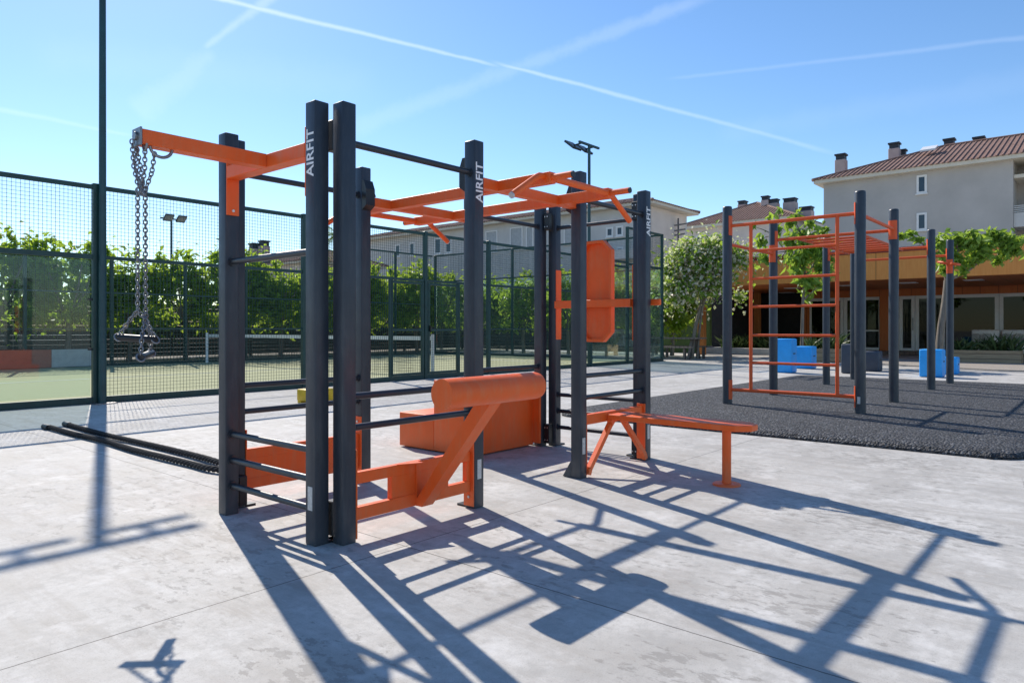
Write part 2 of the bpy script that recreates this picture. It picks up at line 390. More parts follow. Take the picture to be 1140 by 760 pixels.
m, nt, b = new_mat('dark_window_pane'); b.inputs['Base Color'].default_value = (.035, .06, .085, 1); b.inputs['Roughness'].default_value = .08; M['pane'] = m
M['shutter'] = paint('pale_shutter', (.40, .42, .43), .7)

# ------------------------------------------------------------------ camera, sun, sky
cam = bpy.data.objects.new('camera', bpy.data.cameras.new('camera')); C.objects.link(cam); scn.camera = cam
cam.location = (0, 0, EYE); cam.rotation_euler = (R(90), 0, 0)
cam.data.sensor_width = 36; cam.data.lens = 36*FPX/1140; cam.data.shift_y = -(380-VH)/1140
cam.data.clip_start = .05; cam.data.clip_end = 3000

SUN_AZ, SUN_EL = R(-30), R(40)          # to the left behind the gym, 40 degrees high
sd = Vector((math.sin(SUN_AZ)*math.cos(SUN_EL), math.cos(SUN_AZ)*math.cos(SUN_EL), math.sin(SUN_EL)))
sun = bpy.data.objects.new('sun', bpy.data.lights.new('sun', 'SUN')); C.objects.link(sun)
sun.data.energy = 3.9; sun.data.angle = R(.53); sun.data.color = (1, .925, .825)
sun.rotation_euler = (-sd).to_track_quat('-Z', 'Y').to_euler(); sun.location = (0, 0, 30)

world = bpy.data.worlds.new('World'); scn.world = world; world.use_nodes = True
wn = world.node_tree; bg = wn.nodes['Background']
sky = N(wn, 'ShaderNodeTexSky', sky_type='NISHITA'); sky.sun_disc = False; sky.sun_elevation = SUN_EL; sky.sun_rotation = SUN_AZ
sky.altitude = 50; sky.air_density = 1.0; sky.dust_density = .15; sky.ozone_density = 3.0
gen = N(wn, 'ShaderNodeTexCoord').outputs['Generated']
def pdir(u, v): return Vector((u-CX, FPX, VH-v)).normalized()
def dotn(vec):
    n = N(wn, 'ShaderNodeVectorMath', operation='DOT_PRODUCT'); wn.links.new(gen, n.inputs[0]); n.inputs[1].default_value = vec; return n.outputs['Value']
def mrange(x, a, b, c=0., d=1.):
    n = N(wn, 'ShaderNodeMapRange', interpolation_type='SMOOTHSTEP'); wn.links.new(x, n.inputs[0])
    for i, q in enumerate((a, b, c, d)): n.inputs[i+1].default_value = q
    return n.outputs[0]
hs = N(wn, 'ShaderNodeHueSaturation'); hs.inputs['Hue'].default_value = .501; hs.inputs['Saturation'].default_value = 1.14; wn.links.new(sky.outputs[0], hs.inputs['Color']); col = hs.outputs['Color']; total = None
wob = noise(wn, 9, 4, .6, vec=gen); fl = noise(wn, 26, 6, .7, vec=gen); fl2 = noise(wn, 7, 4, .6, vec=gen)
def trail(p, q, w0, w1, s0, s1, ragged=.5):
    """a vapour trail high in the sky between two directions; width and strength change along it"""
    global total
    dp, dq = pdir(*p), pdir(*q); n = dp.cross(dq).normalized(); t = (dq - dp*dq.dot(dp)).normalized()
    L = math.atan2(dq.dot(t), dq.dot(dp))
    al = math_(wn, 'DIVIDE', math_(wn, 'ARCTAN2', dotn(t), dotn(dp)), L)
    off = math_(wn, 'ABSOLUTE', math_(wn, 'ADD', dotn(n), math_(wn, 'MULTIPLY', math_(wn, 'SUBTRACT', wob, .5), .006)))
    wd = math_(wn, 'MULTIPLY_ADD', al, .8*(w1-w0)/FPX, .8*w0/FPX); wd = math_(wn, 'MAXIMUM', wd, .0004)
    rel = math_(wn, 'DIVIDE', off, wd); rel = math_(wn, 'ADD', rel, math_(wn, 'MULTIPLY', math_(wn, 'SUBTRACT', fl, .5), ragged*1.6))
    body = mrange(rel, 1.15, .0)
    ends = math_(wn, 'MULTIPLY', mrange(al, -.03, .06), mrange(al, 1.03, .9))
    st = math_(wn, 'MULTIPLY_ADD', al, s1-s0, s0)
    r = math_(wn, 'MULTIPLY', math_(wn, 'MULTIPLY', body, ends), math_(wn, 'MULTIPLY', st, .42))
    total = r if total is None else math_(wn, 'MAXIMUM', total, r)
trail((215, -8), (560, 75), 4.2, 2.8, .62, .40, .5)
trail((552, 70), (935, 172), 3.2, 4.0, .48, .16, .5)
trail((228, 54), (312, -12), 5, 9, .26, .30, .9)
trail((-60, 110), (150, 152), 4, 3, .22, .14, .5)
trail((385, 146), (800, -8), 16, 9, .11, .20, 1.2)
trail((745, 88), (1180, 38), 3, 4, .10, .16, .5)
trail((150, 125), (240, 58), 22, 14, .12, .15, 1.2)
trail((800, 150), (1200, 80), 16, 20, .05, .05, .9)
trail((40, 62), (420, 92), 26, 30, .05, .05, .9)
cl = mixc(wn, total, col, (9.2, 9.6, 10.0))
wn.links.new(cl, bg.inputs['Color']); bg.inputs['Strength'].default_value = .115

vs_ = scn.view_settings; scn.display_settings.display_device = 'sRGB'
vs_.view_transform = 'Standard'; vs_.look = 'None'; vs_.exposure = .58; vs_.gamma = 1; vs_.use_curve_mapping = False

# ------------------------------------------------------------------ ground
g = MB(); g.add([(-300, -300, 0), (300, -300, 0), (300, 300, 0), (-300, 300, 0)], [(0, 1, 2, 3)])
structure('concrete_yard', g, M['concrete'])
def round_poly(x0, x1, y0, y1, r, n=6):
    pts = []
    for cx, cy, a0 in ((x1-r, y1-r, 0), (x0+r, y1-r, 90), (x0+r, y0+r, 180), (x1-r, y0+r, 270)):
        for k in range(n+1):
            a = R(a0+90*k/n); pts.append((cx+r*math.cos(a), cy+r*math.sin(a)))
    return pts
def rubber_pad():
    mb = MB(); lay = [(0, 0, .002), (0, .0, .022), (.03, 0, .05), (.12, 0, .07), (.35, 0, .078)]
    rings = []
    rnd = random.Random(3)
    for ins, _, z in lay:
        rings.append([(x, y, z) for x, y in round_poly(6.82+ins, 15.6-ins, .52+ins, 5.2-ins, max(.12, .3-ins), 8)])
    n = len(rings[0])
    jit = [(rnd.uniform(-.012, .012), rnd.uniform(-.012, .012)) for _ in range(n)]
    vs = [(x+j[0], y+j[1], z) for rg in rings for (x, y, z), j in zip(rg, jit)]
    fs = []
    for i in range(len(rings)-1): fs += [(i*n+k, i*n+(k+1) % n, (i+1)*n+(k+1) % n, (i+1)*n+k) for k in range(n)]
    fs.append(tuple((len(rings)-1)*n+k for k in range(n)))
    mb.add(vs, fs); return mb
structure('rubber_path', rubber_pad(), M['rubber'])
t = MB(); t.box(-20.5, -.02, .03, 10.55, -.02, .012); structure('court_turf_ground', t, M['turf'], COURT)
t = MB()
for (x0, x1, y0, y1) in ((-3.05, -2.98, .05, 10.5), (-16.98, -3.05, 5.2, 5.25)): t.box(x0, x1, y0, y1, .013, .016)
structure('court_line_ground_markings', t, M['line'], COURT)
t = MB(); t.add([(-60, 11.5, .006), (30, 11.5, .006), (30, 60, .006), (-60, 60, .006)], [(0, 1, 2, 3)]); structure('soil_ground', t, M['soil'], COURT)
t = MB(); t.prism([(21.4, -6), (26.3, -6), (26.3, 4.2), (24.2, 6.8), (22.6, 5.2), (21.2, 2.2)], .002, .035); structure('gravel_ground', t, M['gravel'])

# ------------------------------------------------------------------ the workout rig
rig = thing('workout_rig', 'large workout rig of charcoal square posts with orange beams, roll pad and bench', 'workout rig', (3.5, 3.4))
ZP = 2.155
def text_mesh(body, length, height, shear=0):
    cu = bpy.data.curves.new('lettering', 'FONT'); cu.body = body; cu.offset = .018; cu.extrude = 0; cu.shear = shear; cu.resolution_u = 4
    o = bpy.data.objects.new('lettering', cu); C.objects.link(o)
    dg = bpy.context.evaluated_depsgraph_get(); me = bpy.data.meshes.new_from_object(o.evaluated_get(dg))
    bpy.data.objects.remove(o); bpy.data.curves.remove(cu)
    xs = [v.co.x for v in me.vertices]; ys = [v.co.y for v in me.vertices]
    x0, x1, y0, y1 = min(xs), max(xs), min(ys), max(ys)
    vs = [((v.co.x-x0)/(x1-x0)*length, (v.co.y-y0)/(y1-y0)*height) for v in me.vertices]; fs = [list(p.vertices) for p in me.polygons]
    bpy.data.meshes.remove(me); return vs, fs
TV, TF = text_mesh('AIRFIT', .236, .060)
def lettering(face, x, y, z0):
    """writing that climbs the post; face 'a' looks towards the yard's near side, 'b' to the right"""
    mb = MB()
    if face == 'a': mb.add([(x-.0012, y+.028-(.056-h)+.0, z0+l) if False else (x-.0012, y-.030+h, z0+l) for l, h in TV], TF)
    else: mb.add([(x+.030-h, y-.0012, z0+l) for l, h in TV], TF)
    return mb
def add_post(x0, y0, let=None, plate=None, foot=None):
    mb = MB(); mb.box(x0, x0+.08, y0, y0+.083, 0, ZP, .006, 2)
    p = obj('post', mb, M['grey'], rig)
    if let == 'a': sub('lettering', lettering('a', x0, y0+.041, 1.785), M['white_paint'], p)
    if let == 'b': sub('lettering', lettering('b', x0+.04, y0, 1.79), M['white_paint'], p)
    if plate:
        q = MB()
        if plate == 'a': q.box(x0-.002, x0+.001, y0+.022, y0+.06, .17, .285, .0009)
        else: q.box(x0+.024, x0+.058, y0-.002, y0+.001, .17, .285, .0009)
        sub('label_plate', q, M['plate'], p)
    q = MB()
    if foot == 'flare':
        q.prism([(y0+.083, .004), (y0+.155, .004), (y0+.083, .12)], x0+.002, x0+.078, 'x')
        sub('foot', q, M['grey'], p)
    elif foot:
        sx = foot
        if sx == 1: q.box(x0+.005, x0+.075, y0+.083, y0+.15, 0, .012, .002)
        else: q.box(x0+.08, x0+.15, y0+.006, y0+.077, 0, .012, .002)
        f = sub('foot', q, M['black'], p)
    # cap seam
    return p
add_post(1.965, 3.793)
add_post(2.060, 3.893, foot=2)
add_post(1.965, 2.925, let='a', plate='a', foot=2)
add_post(2.060, 2.835, foot=1)
add_post(2.983, 2.835, let='b', plate='b', foot=1)
add_post(4.055, 2.835, plate='b', foot='flare')
add_post(4.960, 2.835, let='b', plate='b', foot=1)
add_post(5.050, 2.925, foot=1)
add_post(2.983, 3.893, foot=1)
add_post(4.055, 3.893, foot=1)
add_post(4.960, 3.893, foot=1)
add_post(5.050, 3.800, foot=2)
# black corner couplings between paired posts, low and high
for (x, y, sx, sy) in ((2.052, 2.921, 1, 1), (2.052, 3.885, 1, -1), (5.045, 2.921, -1, 1), (5.045, 3.885, -1, -1)):
    for z0, z1 in ((.03, .20), (1.93, 2.08)):
        mb = MB(); x0, x1 = sorted((x+sx*.010, x+sx*.062)); y0, y1 = sorted((y+sy*.002, y+sy*.062))
        mb.box(x0, x1, y0, y1, z0, z1, .004)
        p = obj('corner_coupling', mb, M['black'], rig)
        q = MB()
        for dz in (.03, z1-z0-.03):
            for k in (.3, .75):
                q.tube([(x0-.005 if sx < 0 else x1+.005, y0+(y1-y0)*k, z0+dz), (x0+.001 if sx < 0 else x1-.001, y0+(y1-y0)*k, z0+dz)], .006, 6)
        sub('bolt', q, M['bolt'], p)
def bar(p, q, r=.0175, m='bar', collars=True, parent=None, name='bar'):
    mb = MB(); mb.tube([p, q], r, 14)
    if collars:
        d = (Vector(q)-Vector(p)).normalized()
        for e, s in ((p, 1), (q, -1)):
            e = Vector(e); mb.tube([e, e+d*s*.012], r*1.45, 14)
    return obj(name, mb, M[m], parent or rig)
# rungs on the two short sides
for z in (.165, .31, .455, 1.43): bar((2.005, 3.793, z), (2.005, 3.008, z))
for z in (.17, .315, .46, 1.955): bar((5.09, 3.80, z), (5.09, 3.008, z))
# rails of the long sides
for y in (2.877, 3.936):
    for z in (.56, .715, 1.968):
        bar((2.14, y, z), (2.983, y, z))
        bar((4.135, y, z), (4.96, y, z))
bar((2.14, 3.936, 1.43), (2.983, 3.936, 1.43)) if False else None

# cantilever arm over the near-left corner
mb = MB(); mb.box(1.966, 2.044, 3.018, 3.785, 1.892, 1.962, .003)
arm = obj('swing_beam', mb, M['orange'], rig)
for y0, y1, z0, z1 in ((3.784, 3.793, 1.69, 2.0), (3.008, 3.018, 1.70, 2.04)):
    q = MB(); q.box(1.968, 2.042, y0, y1, z0, z1, .002); f = sub('flange', q, M['orange'], arm)
q = MB()
for z in (1.715, 1.98):
    q.tube([(2.005, 3.786, z), (2.005, 3.779, z)], .008, 8)
sub('bolt', q, M['bolt'], arm)
q = MB(); q.box(1.345, 1.966, 3.36, 3.44, 1.893, 1.961, .003); armx = obj('swing_arm', q, M['orange'], rig)
q = MB(); q.box(1.335, 1.345, 3.355, 3.445, 1.885, 1.968, .002); q.tube([(1.325, 3.40, 1.93), (1.345, 3.40, 1.93)], .02, 10); sub('end_plate', q, M['steel'], armx)
q = MB()
for x, y in ((1.44, 3.385),):
    q.tube([(x+.05*math.cos(R(a)), y, 1.895-.045*math.sin(R(a))) for a in range(0, 181, 15)], .0075, 8)
q.tube([(1.36, 3.365+.02*math.cos(R(a)), 1.893-.03*math.sin(R(a))) for a in range(0, 181, 20)], .006, 8)
sub('eye_bolt', q, M['steel'], armx)

# overhead pull-up frame across the middle bay
mb = MB()
for y0, y1 in ((2.868, 2.925), (3.878, 3.935)):
    mb.box(3.064, 3.228, y0, y1, 1.893, 1.955, .002); mb.box(3.282, 3.843, y0, y1, 1.893, 1.955, .002); mb.box(3.897, 4.054, y0, y1, 1.893, 1.955, .002)
for x0 in (3.225, 3.840): mb.box(x0, x0+.06, 2.47, 4.33, 1.892, 1.956, .002)
ov = obj('overhead_frame', mb, M['orange'], rig)
for y, s in ((2.485, -1), (4.315, 1)):
    q = MB(); q.tube([(3.285, y, 1.925), (3.84, y, 1.925)], .021, 14); sub('cross_bar', q, M['orange'], ov)
    for x, sx in ((3.255, -1), (3.87, 1)):
        q = MB(); q.tube([(x, y+s*.0, 1.925), (x, y+s*.155, 1.925)], .019, 14); sub('handle', q, M['orange'], ov)
        q = MB(); q.tube([(x, y+s*.155, 1.925), (x, y+s*.163, 1.925)], .0185, 14); sub('end_cap', q, M['darkcap'], ov)
        q = MB(); q.tube([(x+sx*.02, y-s*.03, 1.935), (x+sx*.07, y-s*.03, 1.93), (x+sx*.10, y-s*.03, 1.915), (x+sx*.31, y-s*.03, 1.785)], .019, 14); sub('handle', q, M['orange'], ov)
        q = MB(); q.tube([(x+sx*.31, y-s*.03, 1.785), (x+sx*.317, y-s*.03, 1.781)], .0185, 14); sub('end_cap', q, M['plate'], ov)
# dark gussets behind the frame ends
for x0, y, sy in ((2.985, 2.918, 1), (4.057, 2.918, 1), (2.985, 3.893, -1), (4.057, 3.893, -1)):
    q = MB(); ys = sorted((y, y+sy*.05))
    q.prism([(y, 1.86), (y+sy*.045, 1.89), (y+sy*.045, 2.0), (y+sy*.02, 2.06), (y, 2.06)], x0, x0+.076, 'x'); obj('gusset', q, M['black'], rig)
for x0, y0 in ((3.063, 3.90), (2.14, 3.90)):
    q = MB(); q.prism([(x0, 1.965), (x0+.05, 1.965), (x0, 2.07)], y0, y0+.065, 'y'); obj('gusset', q, M['black'], rig)

# lower frame with roll pad in the front near bay
def lower_frame(y0, y1, windows):
    mb = MB(); x0, x1 = 2.15, 2.973
    xs = [x0] + [v for w in windows for v in w] + [x1]
    mb.box(x0, x1, y0, y1, .28, .337, .002); mb.box(x0, x1, y0, y1, .10, .163, .002)
    for i in range(0, len(xs), 2):
        if xs[i+1]-xs[i] > .005: mb.box(xs[i], xs[i+1], y0+.002, y1-.002, .162, .281)
    p = obj('lower_frame', mb, M['orange'], rig)
    for x, bx in ((2.1405, 2.152), (2.973, 2.972)):
        q = MB(); q.box(x, x+.0095, y0-.022, y1+.018, .015, .455, .002); f = sub('flange', q, M['orange'], p)
    q = MB()
    for z in (.07, .25, .42): q.tube([(2.966, y0+.012, z), (2.974, y0+.012, z)], .0085, 8); q.tube([(2.149, y0+.012, z), (2.156, y0+.012, z)], .0085, 8)
    sub('bolt', q, M['bolt'], p)
    return p
fr = lower_frame(2.858, 2.897, [(2.152, 2.385), (2.795, 2.945)])
q = MB(); q.box(2.548, 2.556, 2.852, 2.858, .10, .337); q.box(2.385, 2.548, 2.853, 2.8575, .163, .167); sub('weld_strip', q, M['orange'], fr)
q = MB()
q.prism([(2.882, .10), (2.812, .10), (2.300, .705), (2.400, .705)], 2.55, 2.632, 'x')
sub('roll_support', q, M['orange'], fr)
q = MB(); q.tube([(2.625, 2.345, .672), (2.625, 2.345, .665)], .007, 8); q.prism([(2.42, 2.86), (2.55, 2.86), (2.55, 2.80)], .334, .3395); sub('gusset', q, M['orange'], fr)
rp = MB(); n = 40
rp.lathe([(.0705, 2.232), (.0705, 2.905), (.067, 2.922), (.056, 2.932)], 2.327, .752, n=n, axis='x')
obj('roll_pad', rp, M['orange'], rig)
# closed panel in the back near bay
bp = lower_frame(3.912, 3.950, [])
# step box in the back far bay
sb = MB(); sb.box(4.145, 4.948, 3.975, 4.42, .012, .612, .006, 2); stp = obj('step_box', sb, M['orange'], rig)
q = MB(); q.box(4.145, 4.948, 4.423, 4.865, .012, .308, .006, 2); sub('low_step', q, M['orange'], stp)
for x0, x1 in ((4.938, 4.9595), (4.1355, 4.155)):
    q = MB(); q.box(x0, x1, 3.895, 3.99, .03, .625, .002); sub('flange', q, M['orange'], stp)
q = MB()
for z in (.06, .33): q.tube([(4.942, 3.93, z), (4.949, 3.93, z)], .008, 8)
sub('bolt', q, M['bolt'], stp)
# bench in the front far bay
mb = MB()
e = .075
mb.prism([(4.425, 2.855), (4.425, 1.875), (4.50, 1.79), (4.60, 1.79), (4.675, 1.875), (4.675, 2.855)], .380, .42)
bench = obj('bench_seat', mb, M['orange'], rig)
bm = bmesh.new(); bm.from_mesh(bench.data); bmesh.ops.bevel(bm, geom=list(bm.edges), offset=.004, segments=1, affect='EDGES'); bm.to_mesh(bench.data); bm.free()
q = MB(); q.box(4.146, 4.949, 2.858, 2.908, .366, .436, .003); sub('bench_rail', q, M['orange'], bench)
for x in (4.1355, 4.949):
    q = MB(); q.box(x, x+.0105, 2.838, 2.912, .015, .455, .002); sub('flange', q, M['orange'], bench)
q = MB(); q.tube([(4.55, 1.985, .012), (4.55, 1.985, .378)], .03, 20); sub('leg', q, M['orange'], bench)
q = MB(); q.lathe([(.092, 0), (.092, .008), (.085, .013), (.033, .016)], 4.55, 1.985, 0, 26); sub('leg_base', q, M['orange'], bench)
for pts in ([(4.148, .02), (4.165, .06), (4.435, .345), (4.47, .375)], [(4.946, .02), (4.93, .06), (4.635, .345), (4.60, .375)]):
    q = MB()
    for a, b_ in zip(pts[:-1], pts[1:]): q.bar((a[0], 2.836, a[1]), (b_[0], 2.836, b_[1]), .034, .036, Vector((1, 0, .0)))
    sub('brace', q, M['orange'], bench)
q = MB()
q.prism([(4.44+.0, .335), (4.47, .36), (4.50, .365), (4.57, .365), (4.60, .36), (4.63, .335), (4.645, .337), (4.645, .3795), (4.425, .3795), (4.425, .337)], 2.812, 2.854, 'y'); sub('brace', q, M['orange'], bench)
# back board on the far short side
mb = MB()
mb.box(5.02, 5.075, 3.016, 3.794, 1.232, 1.298, .004)
br = obj('board_rail', mb, M['orange'], rig)
for y0, y1 in ((3.794, 3.80), (3.0085, 3.016)):
    q = MB(); q.box(5.052, 5.128, y0, y1, .955, 1.575, .0015); sub('flange', q, M['orange'], br)
q = MB(); q.box(5.065, 5.10, 2.77, 2.925, 1.240, 1.292, .012, 3); sub('grip', q, M['orange'], br)
def octa(w, h, ch): return [(-w, -h+ch), (-w+ch, -h), (w-ch, -h), (w, -h+ch), (w, h-ch), (w-ch, h), (-w+ch, h), (-w, h-ch)]
yc, zc = 3.40, 1.372
o1 = octa(.165, .435, .085); o2 = octa(.140, .410, .072)
mb = MB(); vs = []
for pl, x in ((o1, 5.085), (o1, 5.03), (o2, 5.03), (o2, 5.072)): vs += [(x, yc+p[0], zc+p[1]) for p in pl]
fs = [tuple(range(7, -1, -1))]
for k in range(3): fs += [(k*8+i, k*8+(i+1) % 8, (k+1)*8+(i+1) % 8, (k+1)*8+i) for i in range(8)]
fs.append(tuple(range(24, 32)))
# tray open towards the near side
vs = [(v[0]+.047, v[1], v[2]) for v in vs]
mb.add(vs, fs); obj('back_board', mb, M['orange'], rig)

# ------------------------------------------------------------------ chain swing hanging from the arm
sw = thing('chain_swing', 'doubled steel chains with two dark trapeze handles hanging from the orange arm', 'chain swing', tuple(at(157, 380, 3.25)))
def chain(pts, pitch=.0185, r=.0031, L=.0150, W=.0080):
    """links strung along a polyline, every second one turned"""
    mb = MB(); P = [Vector(p) for p in pts]; seg = []; k = 0; carry = 0.0
    for a, b_ in zip(P[:-1], P[1:]):
        d = b_-a; ln = d.length; d.normalize(); s = carry
        while s < ln:
            c = a + d*s
            ref = Vector((0, 0, 1)) if abs(d.z) < .95 else Vector((.6, .8, 0)); u = d.cross(ref).normalized(); w = d.cross(u)
            x = u if k % 2 == 0 else w
            ring = []
            for i in range(14):
                an = 2*math.pi*i/14; ca, sa = math.cos(an), math.sin(an)
                ring.append(c + d*(L*.85*ca*(1.0 if abs(ca) > .3 else 1.0)) + x*W*sa*(1.08 if abs(sa) > .6 else 1))
            mb.tube(ring, r, 6, closed=True); k += 1; s += pitch
        carry = s-ln
    return mb
D = 3.25
kn = at(157.5, 213, D)
up = [[(147, 158), (149, 185), (155, 212), (158, 216)], [(151, 158), (156, 185), (160, 211)], [(161.5, 160), (161, 190), (157, 214)], [(172, 172), (169, 192), (161, 214)], [(153, 160), (150.5, 180), (158, 214)]]
for j, st in enumerate(up):
    obj('chain', chain([at(u, v, D + (-.03, .02, -.01, .03, .03)[j]) for u, v in st]), M['steel'], sw)
obj('chain', chain([at(153.3, 212, D-.01), at(153.3, 345, D-.01)]), M['steel'], sw)
obj('chain', chain([at(161.8, 212, D+.02), at(162.2, 350, D+.02)]), M['steel'], sw)
obj('chain', chain([at(153.3, 346, D-.01), at(143, 358, D), at(132.5, 374, D)]), M['steel'], sw)
obj('chain', chain([at(154, 346, D-.01), at(163, 358, D), at(172.5, 376, D)]), M['steel'], sw)
obj('chain', chain([at(162.2, 351, D+.02), at(158, 376, D-.06), at(156.5, 396, D-.08)]), M['steel'], sw)
obj('chain', chain([at(162.6, 351, D+.02), at(167, 374, D+.07), at(168, 392, D+.09)]), M['steel'], sw)
q = MB(); q.tube([at(131.5, 375.5, D), at(173.5, 378, D)], .0165, 14); obj('handle', q, M['black'], sw)
q = MB(); q.tube([at(156.5, 398, D-.085), at(168.5, 393, D+.09)], .0165, 14); obj('handle', q, M['black'], sw)
q = MB()
for (u, v, dd) in ((132, 375.5, 0), (173, 378, 0), (156.5, 398, -.085), (168.5, 393, .09)):
    c = at(u, v, D+dd); q.tube([c + Vector((.017*math.cos(k*.7), .010*math.sin(k*.7), .017*math.sin(k*.7))) for k in range(9)], .0045, 6, closed=True)
obj('shackle', q, M['steel'], sw)

# ------------------------------------------------------------------ battle rope on the ground
rope = thing('battle_rope', 'thick black battle rope lying doubled on the concrete left of the rig', 'rope', (2.5, 6.0))
def twisted(pts, r=.025, strands=3, pitch=.16, step=.02):
    P = [Vector(p) for p in pts]; L = [0]
    for a, b_ in zip(P[:-1], P[1:]): L.append(L[-1]+(b_-a).length)
    def pos(s):
        for i in range(len(P)-1):
            if s <= L[i+1] or i == len(P)-2:
                t = (s-L[i])/(L[i+1]-L[i]); return P[i].lerp(P[i+1], t), (P[i+1]-P[i]).normalized()
    mb = MB(); n = int(L[-1]/step)
    for k in range(strands):
        path = []
        for i in range(n+1):
            c, d = pos(L[-1]*i/n); u = d.cross(Vector((0, 0, 1))).normalized(); w = u.cross(d)
            an = 2*math.pi*(k/strands + L[-1]*i/n/pitch); path.append(c + (u*math.cos(an)+w*math.sin(an))*r*.48)
        mb.tube(path, r*.56, 7)
    return mb
def curve(pts, n=10):
    out = []
    P = [Vector(p) for p in pts]; P = [P[0]*2-P[1]] + P + [P[-1]*2-P[-2]]
    for i in range(1, len(P)-2):
        for k in range(n):
            t = k/n; a, b_, c, d = P[i-1:i+3]
            out.append(.5*((2*b_) + (c-a)*t + (2*a-5*b_+4*c-d)*t*t + (3*b_-a-3*c+d)*t**3))
    out.append(P[-2]); return out
zz = .027
loop = curve([(2.44, 8.42, zz), (2.47, 7.3, zz), (2.45, 6.2, zz), (2.48, 5.4, zz), (2.49, 5.02, zz), (2.53, 4.88, zz), (2.59, 4.89, zz), (2.63, 5.05, zz), (2.66, 5.5, zz), (2.67, 6.4, zz), (2.62, 7.4, zz), (2.65, 8.48, zz)], 8)
rk = random.Random(2); loop = curve([p + Vector((rk.uniform(-.012, .012), 0, rk.uniform(0, .004))) for p in loop[::5]] + [loop[-1]], 6)
obj('rope', twisted(loop), M['rope'], rope)
for (x, y) in ((2.44, 8.42), (2.65, 8.48)):
    q = MB(); q.tube([(x, y-.02, zz), (x, y+.13, zz)], .029, 12); obj('sleeve', q, M['black'], rope)

# ------------------------------------------------------------------ climbing frame on the rubber
cf = thing('climbing_frame', 'climbing frame of round charcoal posts with orange ladder, on the dark rubber surface', 'climbing frame', (11.6, 3.03))
RX = (8.80, 10.43, 12.95, 14.65); RY = (2.23, 3.83); ZR = 2.64
for x in RX:
    for y in RY:
        q = MB(); q.lathe([(.060, .03), (.060, ZR-.02), (.056, ZR-.006), (.045, ZR)], x, y, 0, 20); p = obj('post', q, M['grey'], cf)
        if x in RX[:1] and y == 2.23:
            q = MB(); q.box(x-.062, x-.0565, y-.016, y+.016, .19, .27); sub('label_plate', q, M['plate'], p)
def pipe(p, q, r=.022, name='rail'): return obj(name, MB().tube([p, q], r, 12), M['orange2'], cf)
x = RX[0]
for z in (2.385, .265): pipe((x, RY[0]+.05, z), (x, RY[1]-.05, z))
for y in (2.48, 3.517): pipe((x, y, .27), (x, y, 2.38), .022, 'ladder_upright')
for z in (2.04, 1.685, 1.33, .97, .62): pipe((x, 2.48, z), (x, 3.517, z), .0165, 'rung')
def flange(x, y, z, dx, dy):
    q = MB()
    pts = []
    for k in range(9):
        a = math.atan2(dy, dx) + R(-50 + 100*k/8); pts.append((x+.0645*math.cos(a), y+.0645*math.sin(a)))
    pin = [(x+.0605*math.cos(math.atan2(dy, dx)+R(-50+100*k/8)), y+.0605*math.sin(math.atan2(dy, dx)+R(-50+100*k/8))) for k in range(8, -1, -1)]
    q.prism(pts+pin, z-.125, z+.125); obj('flange', q, M['orange2'], cf)
for (z) in (2.385, .265): flange(x, RY[1], z, 0, -1); flange(x, RY[0], z, 0, 1)
# side rails, cross rails and monkey bars
pipe((RX[0]+.05, RY[0], 2.372), (RX[1]-.05, RY[0], 2.372)); flange(RX[1], RY[0], 2.36, -1, 0); flange(RX[0], RY[0], 2.36, 1, 0)
pipe((RX[0]+.05, RY[1], 2.155), (RX[1]-.05, RY[1], 2.155)); flange(RX[1], RY[1], 2.155, -1, 0); flange(RX[0], RY[1], 2.155, 1, 0)
for xx in RX[1:]:
    pipe((xx, RY[0]+.05, 2.36), (xx, RY[1]-.05, 2.36)); flange(xx, RY[1], 2.36, 0, -1); flange(xx, RY[0], 2.36, 0, 1)
for y in (2.64, 3.46): pipe((RX[1], y, 2.345), (RX[2], y, 2.345), .02)
for k in range(7): pipe((RX[1]+.3+k*.31, 2.64, 2.345), (RX[1]+.3+k*.31, 3.46, 2.345), .0165, 'monkey_bar')
flange(RX[3], RY[0], 2.16, -1, 0)
q = MB(); q.tube([(RX[3]-.06-.17+.17*math.cos(R(a))*1.0, RY[0]-.02+.16*math.sin(R(a)), 2.20+.03*math.sin(R(a))) for a in range(-160, 161, 20)], .019, 10); obj('grip_loop', q, M['orange2'], cf)

# ------------------------------------------------------------------ jump boxes and yellow step
def jump_box(u0, u1, vb, vt, label, m, depth=.45, dd=None):
    d = FPX*EYE/(vb-VH); w = (u1-u0)/FPX*d; h = (vb-vt)/FPX*d
    ce = at((u0+u1)/2, vb, d+depth*.4)
    mb = MB(); s = w/2/1.25
    mb.box(ce.x-s, ce.x+s, ce.y-s, ce.y+s, .004, h, .03, 3)
    t = thing('jump_box', label, 'jump box', (ce.x, ce.y, 0), 'foam jump boxes beyond the climbing frame')
    obj('cover', mb, m, t)
    q = MB(); q.box(ce.x-s*.35, ce.x+s*.35, ce.y-s-.006, ce.y-s+.002, h*.55, h*.55+.025); obj('strap', q, M['black'], t)
    return t
jump_box(862, 886.5, 415, 377, 'tallest bright blue foam box, standing behind the orange ladder', M['bluefoam'])
jump_box(885, 908.5, 410.5, 385.5, 'lower bright blue foam box beside the tallest blue one', M['bluefoam'])
jump_box(937, 962, 416, 383, 'taller dark grey foam box behind the front corner post of the climbing frame', M['greyfoam'])
jump_box(960, 982, 413.5, 391, 'lower dark grey foam box with a pale top edge, half hidden behind a post', M['greyfoam'])
jump_box(1024, 1052, 420, 389, 'broad blue foam box behind the right-hand posts of the climbing frame', M['bluefoam'])
jump_box(1048, 1068, 417, 397.5, 'small blue foam box tucked behind the broad blue one', M['bluefoam'])
ys = thing('step_stool', 'small yellow plastic step standing near the court fence', 'step', (5.85, 8.68))
